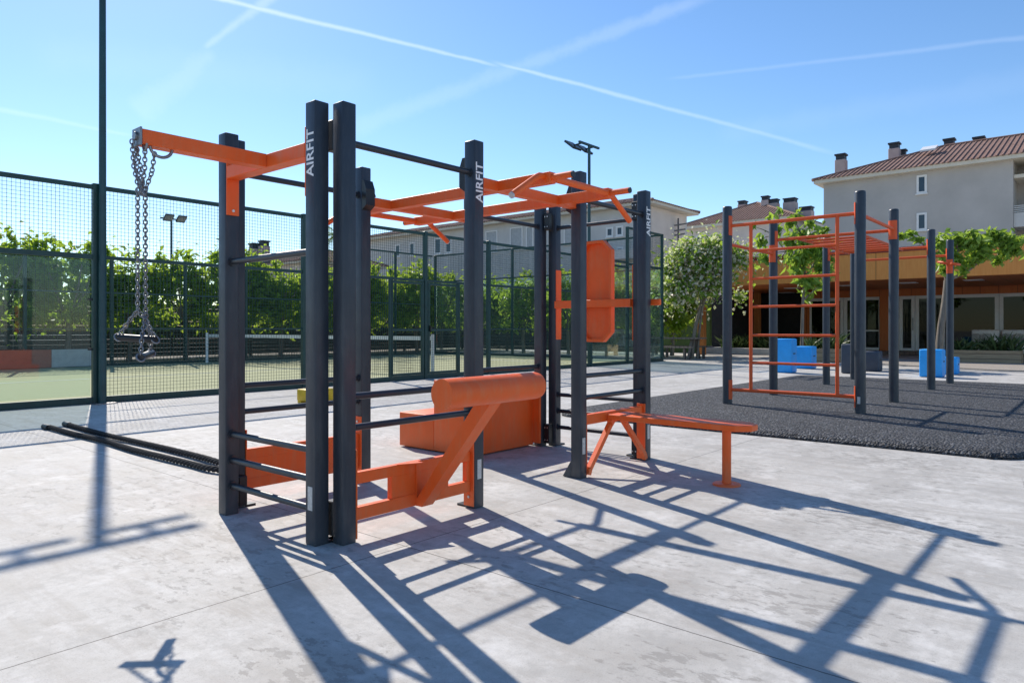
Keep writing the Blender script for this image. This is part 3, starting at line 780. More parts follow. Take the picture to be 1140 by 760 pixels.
q = MB(); q.box(5.62, 6.05, 8.50, 8.82, .03, .20, .02, 2); obj('body', q, M['yellow'], ys)
for x, y in ((5.68, 8.55), (5.99, 8.55), (5.68, 8.77), (5.99, 8.77)):
    q = MB(); q.box(x-.05, x+.05, y-.045, y+.045, 0, .032, .006); obj('foot', q, M['yellow'], ys)

# ------------------------------------------------------------------ padel court enclosure
def wires(mb, p, q, z0, z1, sp=.05, r=.002, hsp=None):
    """welded wire mesh between two ground points of the court frame"""
    p = Vector((p[0], p[1], 0)); q = Vector((q[0], q[1], 0)); d = q-p; L = d.length; d.normalize(); nrm = Vector((-d.y, d.x, 0))
    def wire(a, b_, s1, s2):
        vs = [a+s1*r+s2*r, a-s1*r+s2*r, a-s1*r-s2*r, a+s1*r-s2*r]; vs += [v+(b_-a) for v in vs]
        mb.add(vs, [(0, 1, 5, 4), (1, 2, 6, 5), (2, 3, 7, 6), (3, 0, 4, 7)])
    n = max(1, int(L/sp))
    for i in range(1, n): wire(p+d*L*i/n+Vector((0, 0, z0)), p+d*L*i/n+Vector((0, 0, z1)), d, nrm)
    hs = hsp or sp; m_ = max(1, int((z1-z0)/hs))
    for i in range(1, m_): wire(p+Vector((0, 0, z0+(z1-z0)*i/m_))+nrm*2*r, q+Vector((0, 0, z0+(z1-z0)*i/m_))+nrm*2*r, nrm, Vector((0, 0, 1)))
def cpost(par, x, y, h, w=.08):
    q = MB(); q.box(x-w/2, x+w/2, y-w/2, y+w/2, 0, h, .004); p = obj('post', q, M['fence'], par)
    q = MB(); q.box(x-w*1.1, x+w*1.1, y-w*1.1, y+w*1.1, .0005, .014); sub('foot', q, M['steel'], p); return p
def crail(par, p, q, z, w=.05, h=.06):
    return obj('rail', MB().bar((p[0], p[1], z), (q[0], q[1], z), w, h), M['fence'], par)
nf = thing('court_fence', 'dark green mesh fence with double gate, near side of the padel court', 'fence', (-10, 0), None, COURT)
H1, H2, HT = 3.07, 2.06, 4.12
S = [0, 2.2, 4.2, 6.35, 8.5, 10.5, 13.45, 16.84, 20.3]
for s in S: cpost(nf, -s, 0, HT if s <= 2.2 else H1+.02)
for a, b_ in zip(S[:-1], S[1:]):
    top = HT if b_ <= 2.2 else H1
    x0, x1 = -b_+.04, -a-.04
    crail(nf, (x0, 0), (x1, 0), top-.03); crail(nf, (x0, 0), (x1, 0), .05, .05, .09)
    mid = 3.0 if b_ <= 2.2 else (2.9 if b_ <= 4.2 else H2)
    if b_ <= 4.2 or b_ > 17:
        q = MB(); q.box(x0+.03, x1-.03, -.006, .006, .12, (mid if b_ < 17 else H2)-.05); obj('glass_pane', q, M['glass'], nf)
        crail(nf, (x0, 0), (x1, 0), mid, .05, .07)
        if top-mid > .2:
            q = MB(); wires(q, (x0, 0), (x1, 0), mid+.03, top-.06); obj('mesh_panel', q, M['fence'], nf)
        for z in (.75, 1.45):
            for xa, xb_ in ((x1-.055, x1+.005), (x0-.005, x0+.055)):
                q = MB(); q.box(xa, xb_, -.012, .012, z, z+.03); obj('glass_clamp', q, M['black'], nf)
    else:
        crail(nf, (x0, 0), (x1, 0), H2, .045, .05)
        q = MB(); wires(q, (x0, 0), (x1, 0), H2+.025, top-.06); obj('mesh_panel', q, M['fence'], nf)
        if b_ not in (10.5,) and a != 10.5:
            q = MB(); wires(q, (x0, 0), (x1, 0), .1, H2-.025); obj('mesh_panel', q, M['fence'], nf)
        for z in (1.05,) if a != 10.5 and b_ != 10.5 else ():
            crail(nf, (x0, 0), (x1, 0), z, .025, .025)
for x0, x1, hs in ((-9.5, -10.44, 1), (-10.56, -11.45, -1)):
    x0, x1 = min(x0, x1), max(x0, x1)
    q = MB()
    for x in (x0, x1-.05): q.box(x, x+.05, -.03, .03, .10, H2-.03)
    for z in (.10, 1.0, H2-.09): q.box(x0+.05, x1-.05, -.025, .025, z, z+.05)
    gt = obj('gate', q, M['fence'], nf)
    q = MB(); wires(q, (x0+.05, 0), (x1-.05, 0), .15, H2-.09); sub('mesh_panel', q, M['fence'], gt)
    if hs == 1:
        q = MB(); q.box(x0+.02, x0+.05, -.07, -.03, 1.0, 1.12); q.bar((x0+.035, -.07, 1.08), (x0+.16, -.07, 1.08), .02, .02); sub('handle', q, M['black'], gt)
for xx, x2 in ((-9.5, -8.54), (-11.45, -13.41)):
    q = MB(); wires(q, (min(xx, x2), 0), (max(xx, x2), 0), .1, H2-.025); obj('mesh_panel', q, M['fence'], nf)
    cpost(nf, xx, 0, H2+.02, .06)

ew = thing('court_end_wall', 'green framed glass end wall with mesh on top closing the padel court', 'glass wall', (0, 5), None, COURT)
for k in range(1, 6):
    y0, y1 = (k-1)*2.1+.04, k*2.1-.04
    cpost(ew, 0, k*2.1, HT)
    crail(ew, (0, y0), (0, y1), HT-.03); crail(ew, (0, y0), (0, y1), 3.0, .05, .05); crail(ew, (0, y0), (0, y1), .05, .05, .09)
    q = MB(); q.box(-.006, .006, y0+.03, y1-.03, .12, 2.95); obj('glass_pane', q, M['glass'], ew)
    q = MB(); wires(q, (0, y0), (0, y1), 3.03, HT-.06); obj('mesh_panel', q, M['fence'], ew)
ff = thing('court_fence', 'dark green mesh fence along the far side of the padel court', 'fence', (-10, 10.6), None, COURT)
FS = [2.1, 4.2, 6.35, 8.5, 10.5, 12.6, 14.7, 16.8, 18.9, 21.0]
for s in FS: cpost(ff, -s, 10.6, H1 if s > 4.3 else HT)
for a, b_ in zip([0.04]+FS[:-1], FS):
    x0, x1 = -b_+.04, -a-.04; top = H1 if b_ > 4.3 else HT
    crail(ff, (x0, 10.6), (x1, 10.6), top-.03); crail(ff, (x0, 10.6), (x1, 10.6), H2, .045, .05); crail(ff, (x0, 10.6), (x1, 10.6), .05, .05, .09); crail(ff, (x0, 10.6), (x1, 10.6), 1.05, .03, .03)
    q = MB(); wires(q, (x0, 10.6), (x1, 10.6), .1, H2-.03, .1, .0028, .05); wires(q, (x0, 10.6), (x1, 10.6), H2+.03, top-.06, .1, .0028, .05); obj('mesh_panel', q, M['fence'], ff)
# net
nt_ = thing('court_net', 'low court net with white top tape and posts across the middle of the padel court', 'net', (-10, 5), None, COURT)
q = MB(); q.box(-10.002, -9.998, .35, 10.2, .80, .885); obj('tape', q, M['netwhite'], nt_)
q = MB(); wires(q, (-10, .35), (-10, 10.2), .04, .80, .06, .0025); obj('mesh_panel', q, M['netblack'], nt_)
for y in (.3, 10.25):
    q = MB(); q.tube([(-10, y, 0), (-10, y, .93)], .04, 12); obj('post', q, M['netwhite'], nt_)
for u0, u1, vt, vb, m_, lab in ((-30, 57, 393, 417, 'reflection_red', 'red board standing in for a reflection, at the foot of the far court fence'), (57.3, 107, 393, 415, 'banner_white', 'white banner board beside the red one at the foot of the far court fence')):  # red board is added in place of the orange rig's reflection in the glass
    xs = []
    for u in (u0, u1):
        # where the sight line meets the inside of the far fence
        k = (u-CX)/FPX; o = COURT
        den = o.A[0]-k*o.A[1]; x = (k*(o.o[1]+10.5*o.B[1])-o.o[0]-10.5*o.B[0])/den; xs.append(x)
    t = thing('banner_board', lab, 'banner', ((xs[0]+xs[1])/2, 10.5), None, COURT)
    q = MB(); q.box(xs[0], xs[1], 10.48, 10.51, .03, .50); obj('board', q, M[m_], t)
    q = MB()
    for xx in (xs[0]+.06, (xs[0]+xs[1])/2, xs[1]-.06): q.box(xx-.02, xx+.02, 10.511, 10.54, .013, .53)
    obj('stake', q, M['fence'], t)

# ------------------------------------------------------------------ floodlight masts
def mast(x, y, label, frame, flip=1, h=6.3, tilt=.62, off=.36, up=0.0):
    t = thing('floodlight_mast', label, 'floodlight', (x, y), 'floodlight masts around the courts', frame)
    q = MB(); q.tube([(x, y, 0), (x, y, h)], .052, 16, .042); obj('pole', q, M['pole'], t)
    q = MB(); q.box(x-.14, x+.14, y-.14, y+.14, .001, .015); obj('base_plate', q, M['steel'], t)
    q = MB(); q.box(x-.50, x+.50, y-.03, y+.03, h-.02, h+.04, .004); obj('cross_bar', q, M['pole'], t)
    for sx in (-.29, .29):
        c = Vector((x+sx, y+flip*off, h+up)); nrm = Vector((0, flip*tilt, -.78)).normalized(); up_ = Vector((1, 0, 0)).cross(nrm)
        q = MB(); q.bar(c+Vector((-.20, 0, 0)), c+Vector((.20, 0, 0)), .40, .06, nrm); p = obj('floodlight', q, M['lamp_body'], t)
        q = MB(); q.bar(c+nrm*.0315+Vector((-.17, 0, 0)), c+nrm*.0315+Vector((.17, 0, 0)), .33, .003, nrm); sub('lens', q, M['lampglass'], p)
        q = MB(); q.bar((x+sx, y, h+.02), c, .05, .03); sub('bracket', q, M['lamp_body'], p)
    return t
mast(-16.78, -.09, 'nearest dark green floodlight mast, beside the glass panel of the court fence', COURT, tilt=.70, off=.22, up=.0)
a_, c_ = YARD.inv(2.21, 20.2)
mast(a_, c_, 'dark green mast with two floodlights above the orange handles of the rig', YARD)
X = (191-CX)/FPX*32.5; a_, c_ = YARD.inv(X, 32.5)
mast(a_, c_, 'distant mast with two floodlights rising above the trees behind the court', YARD, -1, 6.1)

# ------------------------------------------------------------------ trees
def leaf_cloud(blobs, n, size, rnd, flat=.35, shell=.45, stretch=1.5, loose=0.0):
    """leaf-sized faces scattered through a set of ellipsoids (x,y,z,rx,ry,rz)"""
    mb = MB(); vol = [b_[3]*b_[4]*b_[5] for b_ in blobs]; tv = sum(vol)
    for b_, v in zip(blobs, vol):
        for _ in range(int(n*v/tv)+1):
            d = Vector((rnd.gauss(0, 1), rnd.gauss(0, 1), rnd.gauss(0, 1))).normalized()
            r = 1-abs(rnd.gauss(0, shell)); r = max(.05, min(1.06, r))
            if loose: r = abs(rnd.gauss(0, loose)) + .12*rnd.random()
            c = Vector((b_[0]+d.x*r*b_[3], b_[1]+d.y*r*b_[4], b_[2]+d.z*r*b_[5]))
            nr = (d*.6 + Vector((rnd.uniform(-1, 1), rnd.uniform(-1, 1), rnd.uniform(-.5, 1.2)))).normalized()
            u = nr.cross(Vector((rnd.uniform(-1, 1), rnd.uniform(-1, 1), rnd.uniform(-1, 1)))).normalized(); w = nr.cross(u)
            s = size*rnd.uniform(.5, 1.45); L = s*stretch*.5; W = s*.5
            tip = u*L + nr*-s*.18
            mb.add([c-u*L, c+w*W*.8-u*L*.1+nr*s*.1, c+tip, c-w*W*.8-u*L*.1+nr*s*.1], [(0, 1, 2, 3)])
    return mb
def limb_mb(segs):
    mb = MB()
    for p, q, r0, r1 in segs:
        p = Vector(p); q = Vector(q); mid = (p+q)/2 + Vector((random.uniform(-.05, .05), random.uniform(-.05, .05), 0))*(q-p).length
        mb.tube([p, mid, q], r0, 9, r1)
    return mb
NUM = 'first second third fourth fifth sixth seventh eighth ninth tenth eleventh twelfth thirteenth fourteenth fifteenth sixteenth seventeenth'.split()
def row_tree_proto(seed, h):
    rnd = random.Random(seed); blobs = []
    for k in range(13):
        an = rnd.uniform(0, 6.28); rr = rnd.uniform(.2, 1.15)
        blobs.append((rr*math.cos(an), rr*math.sin(an)*.42, h-rnd.uniform(.6, 1.9), rnd.uniform(.42, .72), rnd.uniform(.26, .42), rnd.uniform(.38, .62)))
    for k in range(9):
        blobs.append((rnd.uniform(-1.0, 1.0), rnd.uniform(-.6, .6), h-rnd.uniform(.15, .5), .14, .14, rnd.uniform(.25, .45)))
    for k in range(4):
        blobs.append((rnd.uniform(-.9, .9), rnd.uniform(-.5, .5), rnd.uniform(1.15, 1.7), .45, .4, .35))
    leaves = leaf_cloud(blobs, 3000, .155, rnd, loose=.72)
    segs = [((0, 0, 0), (rnd.uniform(-.05, .05), 0, 1.35), .09, .07)]
    for k in range(6):
        an = k*1.05+rnd.uniform(-.3, .3); q = (.75*math.cos(an), .6*math.sin(an), h-rnd.uniform(.7, 1.3)); segs.append(((0, 0, 1.25), q, .05, .018))
    return leaves, limb_mb(segs)
protos = []
for i in range(3):
    lv, lb = row_tree_proto(20+i, 3.75)
    protos.append((lv, lb))
def place_tree(i, x, y, frame, label, sc=1.0, rz=0, group=None, cache={}):
    t = thing('leafy_tree', label, 'tree', (x, y, 0), group, frame)
    t.rotation_euler = (0, 0, frame.rot+rz); t.scale = (sc, sc, sc*random.uniform(.96, 1.05))
    if i not in cache:
        ORG[t.name] = Vector((0, 0, 0)); a = obj('crown', protos[i][0], M['leaf'], t); b_ = obj('trunk', protos[i][1], M['bark'], t); cache[i] = (a, b_)
    else:
        for s in cache[i]:
            k = s.copy(); C.objects.link(k); k.parent = t
    return t
nback = 17
for k in range(nback):
    x = -23.6 + k*1.78
    place_tree(k % 3, x, 13.0 + random.uniform(-.3, .3), COURT, '%s tree from the left in the leafy row behind the far court fence' % NUM[k], random.uniform(.97, 1.06), random.choice([0, math.pi])+random.uniform(-.3, .3), 'leafy row behind the far court fence')
for k in range(5):
    place_tree((k+1) % 3, 3.4+random.uniform(-.4, .4), 10.3-k*2.15, COURT, '%s tree from the left in the short leafy row behind the glass end wall' % NUM[k], .95 if k < 4 else .88, random.uniform(-.4, .4), 'leafy row behind the glass end wall')
# dark board fence under the trees
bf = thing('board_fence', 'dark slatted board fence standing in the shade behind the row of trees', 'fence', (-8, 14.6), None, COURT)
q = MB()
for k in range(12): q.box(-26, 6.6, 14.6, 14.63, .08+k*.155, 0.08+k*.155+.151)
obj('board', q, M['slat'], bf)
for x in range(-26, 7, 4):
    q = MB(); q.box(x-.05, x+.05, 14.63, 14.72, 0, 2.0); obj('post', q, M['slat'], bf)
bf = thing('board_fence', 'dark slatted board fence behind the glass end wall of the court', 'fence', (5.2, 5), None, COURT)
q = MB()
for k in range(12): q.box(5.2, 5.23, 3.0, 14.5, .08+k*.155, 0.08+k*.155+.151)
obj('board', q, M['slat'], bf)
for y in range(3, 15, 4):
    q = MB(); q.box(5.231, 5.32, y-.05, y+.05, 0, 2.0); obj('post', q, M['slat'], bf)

# blossoming tree left of the climbing frame
def px_tree(name, label, d, base_u, blobs_px, leaf_m, nleaf, size, trunk_px, petals=None, npetal=0, rz=.12, depth=1.0, seed=5, stretch=1.5, shell=.45, loose=.95, twig=.012):
    rnd = random.Random(seed); base = at(base_u, VH+FPX*EYE/d, d)
    t = thing(name, label, 'tree', (base.x, base.y, 0))
    bl = []
    for (u, v, ru, rv) in blobs_px:
        c = at(u, v, d+rnd.uniform(-.5, .5)*depth*ru/FPX*d); bl.append((c.x, c.y, c.z, ru/FPX*d, ru/FPX*d, rv/FPX*d))
    cr = obj('crown', leaf_cloud(bl, nleaf, size, rnd, stretch=stretch, shell=shell, loose=loose), leaf_m, t)
    if petals:
        bl2 = [(b_[0], b_[1], b_[2], b_[3]*1.03, b_[4]*1.03, b_[5]*1.03) for b_ in bl]
        sub('blossom', leaf_cloud(bl2, npetal, size*.88, rnd, stretch=1.05, loose=1.02), petals, cr)
    mb = MB()
    for pts, r0, r1 in trunk_px:
        P = curve([at(u, v, d+dd) for u, v, dd in pts], 5); mb.tube(P, r0, 9, r1)
    ends = [at(u, v, d+dd) for pts, r0, r1 in trunk_px for u, v, dd in pts[1:]]
    for b_ in bl:                                            # twigs reach into every leaf clump
        c = Vector(b_[:3]); e = min(ends, key=lambda q: (q-c).length + (1.5 if q.z > c.z + .3 else 0))
        m_ = (e+c)/2 + Vector((rnd.uniform(-.12, .12), rnd.uniform(-.12, .12), rnd.uniform(0, .12)))
        mb.tube(curve([e, m_, c], 4), twig*1.6, 5, twig*.5)
        for _ in range(3):
            q = c + Vector((rnd.uniform(-1, 1)*b_[3], rnd.uniform(-1, 1)*b_[4], rnd.uniform(-.6, 1)*b_[5])); mb.tube([c, q], twig*.6, 4, twig*.25)
    obj('trunk', mb, M['bark'], t); return t
rnd = random.Random(11)
b1 = [(rnd.uniform(752, 822), 0, rnd.uniform(9, 15), rnd.uniform(8, 13)) for _ in range(26)]
b1 = [(u, rnd.uniform(276, 322) - (6 if 770 < u < 812 else 0), a, c) for u, _, a, c in b1] + [(748, 318, 14, 16), (745, 300, 12, 14), (756, 335, 12, 9), (822, 330, 8, 10), (765, 270, 8, 6), (800, 268, 9, 6), (786, 318, 16, 14)]
px_tree('blossom_tree', 'tree covered in pale pink blossom beside the green wall', 24.5, 771, b1, M['leaf3'], 5200, .125, [([(770, 399, 0), (773, 370, 0), (780, 340, .1), (785, 315, 0)], .075, .05), ([(776, 399, .05), (779, 365, .1), (784, 335, 0), (795, 310, -.2)], .05, .03), ([(781, 338, .1), (795, 336, .1), (802, 318, 0)], .04, .02)], M['petal'], 7000, seed=4)
b2 = [(745, 330, 16, 18), (752, 312, 14, 14), (742, 346, 12, 14), (760, 345, 12, 10), (736, 315, 8, 16)]
px_tree('dark_shrub', 'dark leafy shrub tree hanging over the green wall behind the blossom', 28.0, 748, b2, M['leaf2'], 2600, .22, [([(748, 396, 0), (749, 370, .1), (746, 335, 0)], .09, .05)], seed=8)['category'] = 'shrub'
b3 = [(880, 250, 5, 8), (897, 264, 9, 9), (908, 280, 12, 10), (891, 288, 11, 9), (914, 299, 10, 9), (880, 271, 7, 9), (866, 258, 4, 8), (856, 246, 3, 5), (846, 268, 5, 10), (851, 286, 6, 7), (899, 314, 9, 7), (889, 301, 8, 6), (862, 292, 6, 5), (924, 271, 6, 8), (903, 249, 6, 6), (917, 257, 6, 6), (899, 328, 5, 5), (838, 252, 3, 4), (868, 236, 3, 5), (889, 239, 4, 6), (912, 318, 6, 5), (922, 288, 6, 5)]
px_tree('young_tree', 'young tree with sparse glossy leaves behind the orange ladder', 20.5, 893, b3, M['leaf3'], 1150, .15, [([(892, 406, 0), (893, 370, 0), (894, 335, 0), (896, 300, .1), (893, 262, 0)], .06, .02), ([(895, 310, 0), (908, 290, .1), (914, 270, .2)], .025, .01), ([(895, 300, 0), (875, 280, -.1), (862, 262, -.2)], .02, .008)], seed=15, shell=.5, stretch=1.9)
b4 = [(1004, 263, 5, 3), (1013, 261, 5, 3), (1022, 267, 5, 3), (1046, 270, 6, 5), (1053, 279, 7, 6), (1064, 266, 9, 4), (1074, 272, 8, 5), (1086, 268, 8, 5), (1098, 276, 7, 5), (1112, 266, 8, 5), (1124, 272, 7, 5), (1090, 284, 7, 5), (1056, 290, 7, 6), (1051, 301, 5, 4), (1067, 290, 6, 5), (1119, 282, 6, 5), (1073, 302, 5, 3), (1106, 260, 6, 4), (1080, 260, 6, 3), (1130, 279, 5, 6), (1080, 293, 5, 4), (1110, 291, 5, 3), (1133, 268, 4, 4)]
px_tree('spreading_tree', 'light green spreading tree with leaning trunk in front of the pavilion', 18.5, 1046, b4, M['leaf3'], 2500, .115, [([(1044, 410, 0), (1047, 370, 0), (1052, 335, 0), (1054, 312, 0)], .10, .07), ([(1054, 312, 0), (1050, 298, .1), (1042, 283, .2), (1022, 268, .3)], .05, .02), ([(1054, 312, 0), (1075, 303, .1), (1090, 292, .1), (1112, 284, .2)], .05, .02), ([(1054, 312, 0), (1058, 295, 0), (1066, 280, 0)], .04, .02)], seed=23, stretch=1.9)

# palm behind the trees
d = 46; base = at(376, VH+FPX*EYE/d, d)
pt = thing('palm_tree', 'palm tree with arching fronds rising behind the leafy row', 'palm', (base.x, base.y, 0))
top = at(376, 262, d)
q = MB(); q.tube([(base.x, base.y, 0), (base.x+.1, base.y, top.z*.5), (top.x, top.y, top.z)], .24, 10, .18); obj('trunk', q, M['bark'], pt)
q = MB(); rp_ = random.Random(9)
for k in range(34):
    an = rp_.uniform(0, 6.28); el = rp_.uniform(-.35, 1.2); L = rp_.uniform(1.9, 2.6)
    dh = Vector((math.cos(an), math.sin(an), 0)); pts = []
    for i in range(9):
        t_ = i/8; pts.append(Vector(top) + dh*L*t_*math.cos(el*.6) + Vector((0, 0, L*(math.sin(el)*t_ - .75*t_*t_))))
    sdv = Vector((-dh.y, dh.x, 0))
    for i in range(1, 9):
        for s in (-1, 1):
            for j in range(3):
                b0 = pts[i-1].lerp(pts[i], j/3); tipv = b0 + sdv*s*.42*(1-.5*i/9) + dh*.22 + Vector((0, 0, -.16)); w_ = dh*.035
                q.add([b0-w_, b0+w_, tipv], [(0, 1, 2)])
obj('crown', q, M['leaf2'], pt)

# ------------------------------------------------------------------ houses behind
def window(par, face, p, y0, y1, z0, z1, fw=.09, mull=False, pane='pane', proud=.05):
    """a window on a wall; face 'x' lies in plane x=p, face 'y' in plane y=p (outside is the smaller value)"""
    def bx(mb, a0, a1, k0, k1, o0, o1):
        if face == 'x': mb.box(p-o1, p-o0, a0, a1, k0, k1)
        else: mb.box(a0, a1, p-o1, p-o0, k0, k1)
    f = MB(); bx(f, y0, y0+fw, z0, z1, .0, proud); bx(f, y1-fw, y1, z0, z1, .0, proud); bx(f, y0+fw, y1-fw, z1-fw, z1, .0, proud); bx(f, y0+fw, y1-fw, z0, z0+fw, .0, proud)
    if mull: bx(f, (y0+y1)/2-.03, (y0+y1)/2+.03, z0+fw, z1-fw, .0, proud*.8)
    w = obj('window', f, M['winframe'], par)
    g_ = MB(); bx(g_, y0+fw, y1-fw, z0+fw, z1-fw, .001, .012); sub('pane', g_, M[pane], w)
    s = MB(); bx(s, y0-.05, y1+.05, z0-.06, z0-.001, .0, proud+.06); sub('sill', s, M['winframe'], w)
    return w
def hip_roof(par, x0, x1, y0, y1, ze, rise, over=.45, th=.22, ribs=True):
    x0 -= over; x1 += over; y0 -= over; y1 += over
    run = min(x1-x0, y1-y0)/2
    if x1-x0 < y1-y0: r0, r1 = ((x0+x1)/2, y0+run), ((x0+x1)/2, y1-run)
    else: r0, r1 = (x0+run, (y0+y1)/2), (x1-run, (y0+y1)/2)
    z = ze+th; zr = z+rise
    e = MB(); e.box(x0, x1, y0, y1, ze, z-.002); obj('eaves', e, M['cream'], par)
    c = [(x0-.06, y0-.06, z), (x1+.06, y0-.06, z), (x1+.06, y1+.06, z), (x0-.06, y1+.06, z)]; t0 = (*r0, zr); t1 = (*r1, zr)
    mb = MB(); vs = c+[t0, t1]
    if x1-x0 < y1-y0: fs = [(0, 1, 4), (1, 2, 5, 4), (2, 3, 5), (3, 0, 4, 5)]
    else: fs = [(0, 1, 5, 4), (1, 2, 5), (2, 3, 4, 5), (3, 0, 4)]
    mb.add(vs, fs + [(3, 2, 1, 0)])
    # rows of cover tiles as low ridges running down the two long slopes
    if ribs:
        lx = x1-x0 < y1-y0
        n = int(((y1-y0) if lx else (x1-x0))/.27)
        for k in range(1, n):
            s = ((y0 if lx else x0) + k*.27)
            lo, hi = ((y0, y1) if lx else (x0, x1)); frac = min(1, (s-lo)/run, (hi-s)/run)
            for side in (-1, 1):
                if lx:
                    xe = x0-.08 if side < 0 else x1+.08; xm = xe + (((x0+x1)/2)-xe)*frac; p = (xe, s, z+.0); q_ = (xm, s, z+rise*frac)
                else:
                    ye = y0-.08 if side < 0 else y1+.08; ym = ye + (((y0+y1)/2)-ye)*frac; p = (s, ye, z); q_ = (s, ym, z+rise*frac)
                mb.tube([p, q_], .05, 6)
        m2 = int(((x1-x0) if lx else (y1-y0))/.27)
        for k in range(1, m2):
            s = ((x0 if lx else y0) + k*.27); lo, hi = ((x0, x1) if lx else (y0, y1)); frac = min((s-lo)/run, (hi-s)/run)
            for side in (-1, 1):
                if lx:
                    ye = y0-.08 if side < 0 else y1+.08; yr = r0[1] if side < 0 else r1[1]; mb.tube([(s, ye, z), (s, ye+(yr-ye)*frac, z+rise*frac)], .05, 6)
                else:
                    xe = x0-.08 if side < 0 else x1+.08; xr = r0[0] if side < 0 else r1[0]; mb.tube([(xe, s, z), (xe+(xr-xe)*frac, s, z+rise*frac)], .05, 6)
        for a, b_ in ((c[0], t0), (c[3], t0 if lx is False else t1), (c[1], t1 if lx is False else t0), (c[2], t1), (t0, t1)): mb.tube([a, b_], .11, 6)
    return obj('roof', mb, M['tile'], par)
def chimney(roof, x, y, z0, z1, w=.55, l=None, m='chim'):
    l = l or w
    q = MB(); q.box(x-w/2, x+w/2, y-l/2, y+l/2, z0, z1-.38, .02); ch = sub('chimney', q, M[m], roof)
    q = MB(); q.box(x-w/2+.05, x+w/2-.05, y-l/2+.05, y+l/2-.05, z1-.379, z1-.10); q.box(x-w/2-.02, x+w/2+.02, y-l/2-.02, y+l/2+.02, z1-.10, z1)
    o = obj('cowl', q, M['darkcap'], roof)
def solve(u, x):
    """y on the plane x = const that is seen at column u"""
    k = (u-CX)/FPX; A, B = YARD.A, YARD.B
    y = x*(k*A[1]-A[0])/(B[0]-k*B[1]); dd = x*A[1]+y*B[1]; return y, dd
def zat(v, dd): return EYE + (VH-v)/FPX*dd

# grey apartment house on the right
gh = thing('apartment_house', 'grey rendered apartment house with tiled roof and balconies behind the pavilion', 'house', (50, 8), None)
xg = 45.0; yl, dl = solve(917, xg); yr, dr = solve(1128, xg)
ze = 9.86
q = MB(); q.box(xg, xg+11, yr, yl, 0, ze, 0); q.box(xg+2.2, xg+11, yr-14, yr-.002, 0, ze); obj('wall', q, M['wall_grey'], gh)
rf = hip_roof(gh, xg, xg+11, yr-14, yl, ze, 2.25)
for u0, u1, vt, vb in ((1020.5, 1032, 195, 215.5), (1020.5, 1032, 237, 256.5)):
    a, da = solve(u1, xg); b_, db = solve(u0, xg); window(gh, 'x', xg, a, b_, zat(vb, (da+db)/2), zat(vt, (da+db)/2), .11, False)
for zf in (6.55, 3.6, 9.1):
    q = MB(); q.box(xg+.1, xg+2.19, yr-6, yr-.01, zf-.18, zf)
    if zf < 9:
        q.box(xg+.1, xg+.2, yr-6, yr-.01, zf, zf+.55); bal = obj('balcony', q, M['wall_pale'], gh)
        r_ = MB()
        for k in range(4): r_.bar((xg+.15, yr-6, zf+.62+k*.1), (xg+.15, yr-.01, zf+.62+k*.1), .03, .03)
        sub('railing', r_, M['winframe'], bal)
        window(gh, 'x', xg+2.2, yr-2.6, yr-1.0, zf+.05, zf+2.1, .1, True)
    else: obj('lintel', q, M['cream'], gh)
for u, vt, xx, w, yb in ((936.5, 172, 48.2, .62, 10.9), (996, 159.5, 50.3, .62, 11.6), (1004.5, 167, 50.8, .5, 11.7), (1057, 155, 51.3, .62, 11.8), (1090, 153, 51.3, .62, 11.8)):
    y, dd = solve(u, xx); chimney(rf, xx, y, yb-.6, zat(vt, dd), w)
# skylight
y, dd = solve(1034, 48.0)
q = MB(); q.prism([(47.6, 11.55), (48.5, 11.92), (48.5, 12.02), (47.6, 11.65)], y-.4, y+.4, 'y'); sub('skylight', q, M['winframe'], rf)

# long pale house behind the court
lh = thing('long_house', 'long pale rendered house with rows of windows and low tiled roof behind the court', 'house', (42, 36), None)
xl = 39.9; y1_, d1_ = solve(722, xl); y2_, d2_ = solve(396, xl); zl = 8.95
q = MB(); q.box(xl, xl+5.3, y1_, y2_, 0, zl); obj('wall', q, M['wall_pale'], lh)
q = MB(); q.box(xl+.3, xl+5.0, y1_-.03, y1_-.001, 0, zl-.05); obj('side_wall', q, M['wall_beige'], lh)
rf = hip_roof(lh, xl, xl+5.3, y1_, y2_, zl, .85, .6, .2)
def winpx(par, x, u0, u1, vt, vb, **kw):
    a, da = solve(u1, x); b_, db = solve(u0, x); return window(par, 'x', x, a, b_, zat(vb, (da+db)/2), zat(vt, (da+db)/2), **kw)
for u0, u1, vt, vb in ((484, 491.5, 265, 283), (496, 503, 264, 282), (675, 683, 253, 264), (686, 694, 251.5, 263), (675, 683, 276, 292), (686, 694, 275, 291), (440, 446, 272, 286), (456, 462, 270, 285)):
    winpx(lh, xl, u0, u1, vt, vb, fw=.12, mull=False)
for u0, u1, vt, vb in ((541, 554, 257, 281), (568, 582, 253, 278), (586, 594, 252, 277), (628, 640, 250, 272)):
    winpx(lh, xl, u0, u1, vt, vb, fw=.08, pane='shutter')
q = MB(); a, da = solve(715, xl); b_, db = solve(655, xl); q.box(xl-.9, xl-.001, a, b_, 5.55, 5.7); q.box(xl-.9, xl-.84, a, b_, 5.7, 6.15); obj('balcony', q, M['wall_pale'], lh)
# television aerial at its right end
an = thing('roof_aerial', 'rooftop aerial with short cross arms at the right end of the long pale house', 'aerial', (xl+5.6, y1_-.2, 0))
p = at(755, 243, 47.5)
q = MB(); q.tube([(p.x, p.y, 4.5), (p.x, p.y, zat(243, 47.5))], .05, 8); obj('mast', q, M['darkcap'], an)
for v, l in ((250, .7), (256, .6), (261, .55)):
    c = at(754, v, 47.5); q = MB(); q.bar((c.x, c.y-l, c.z), (c.x, c.y+l*.6, c.z-.05), .07, .10); obj('cross_arm', q, M['steel'], an)

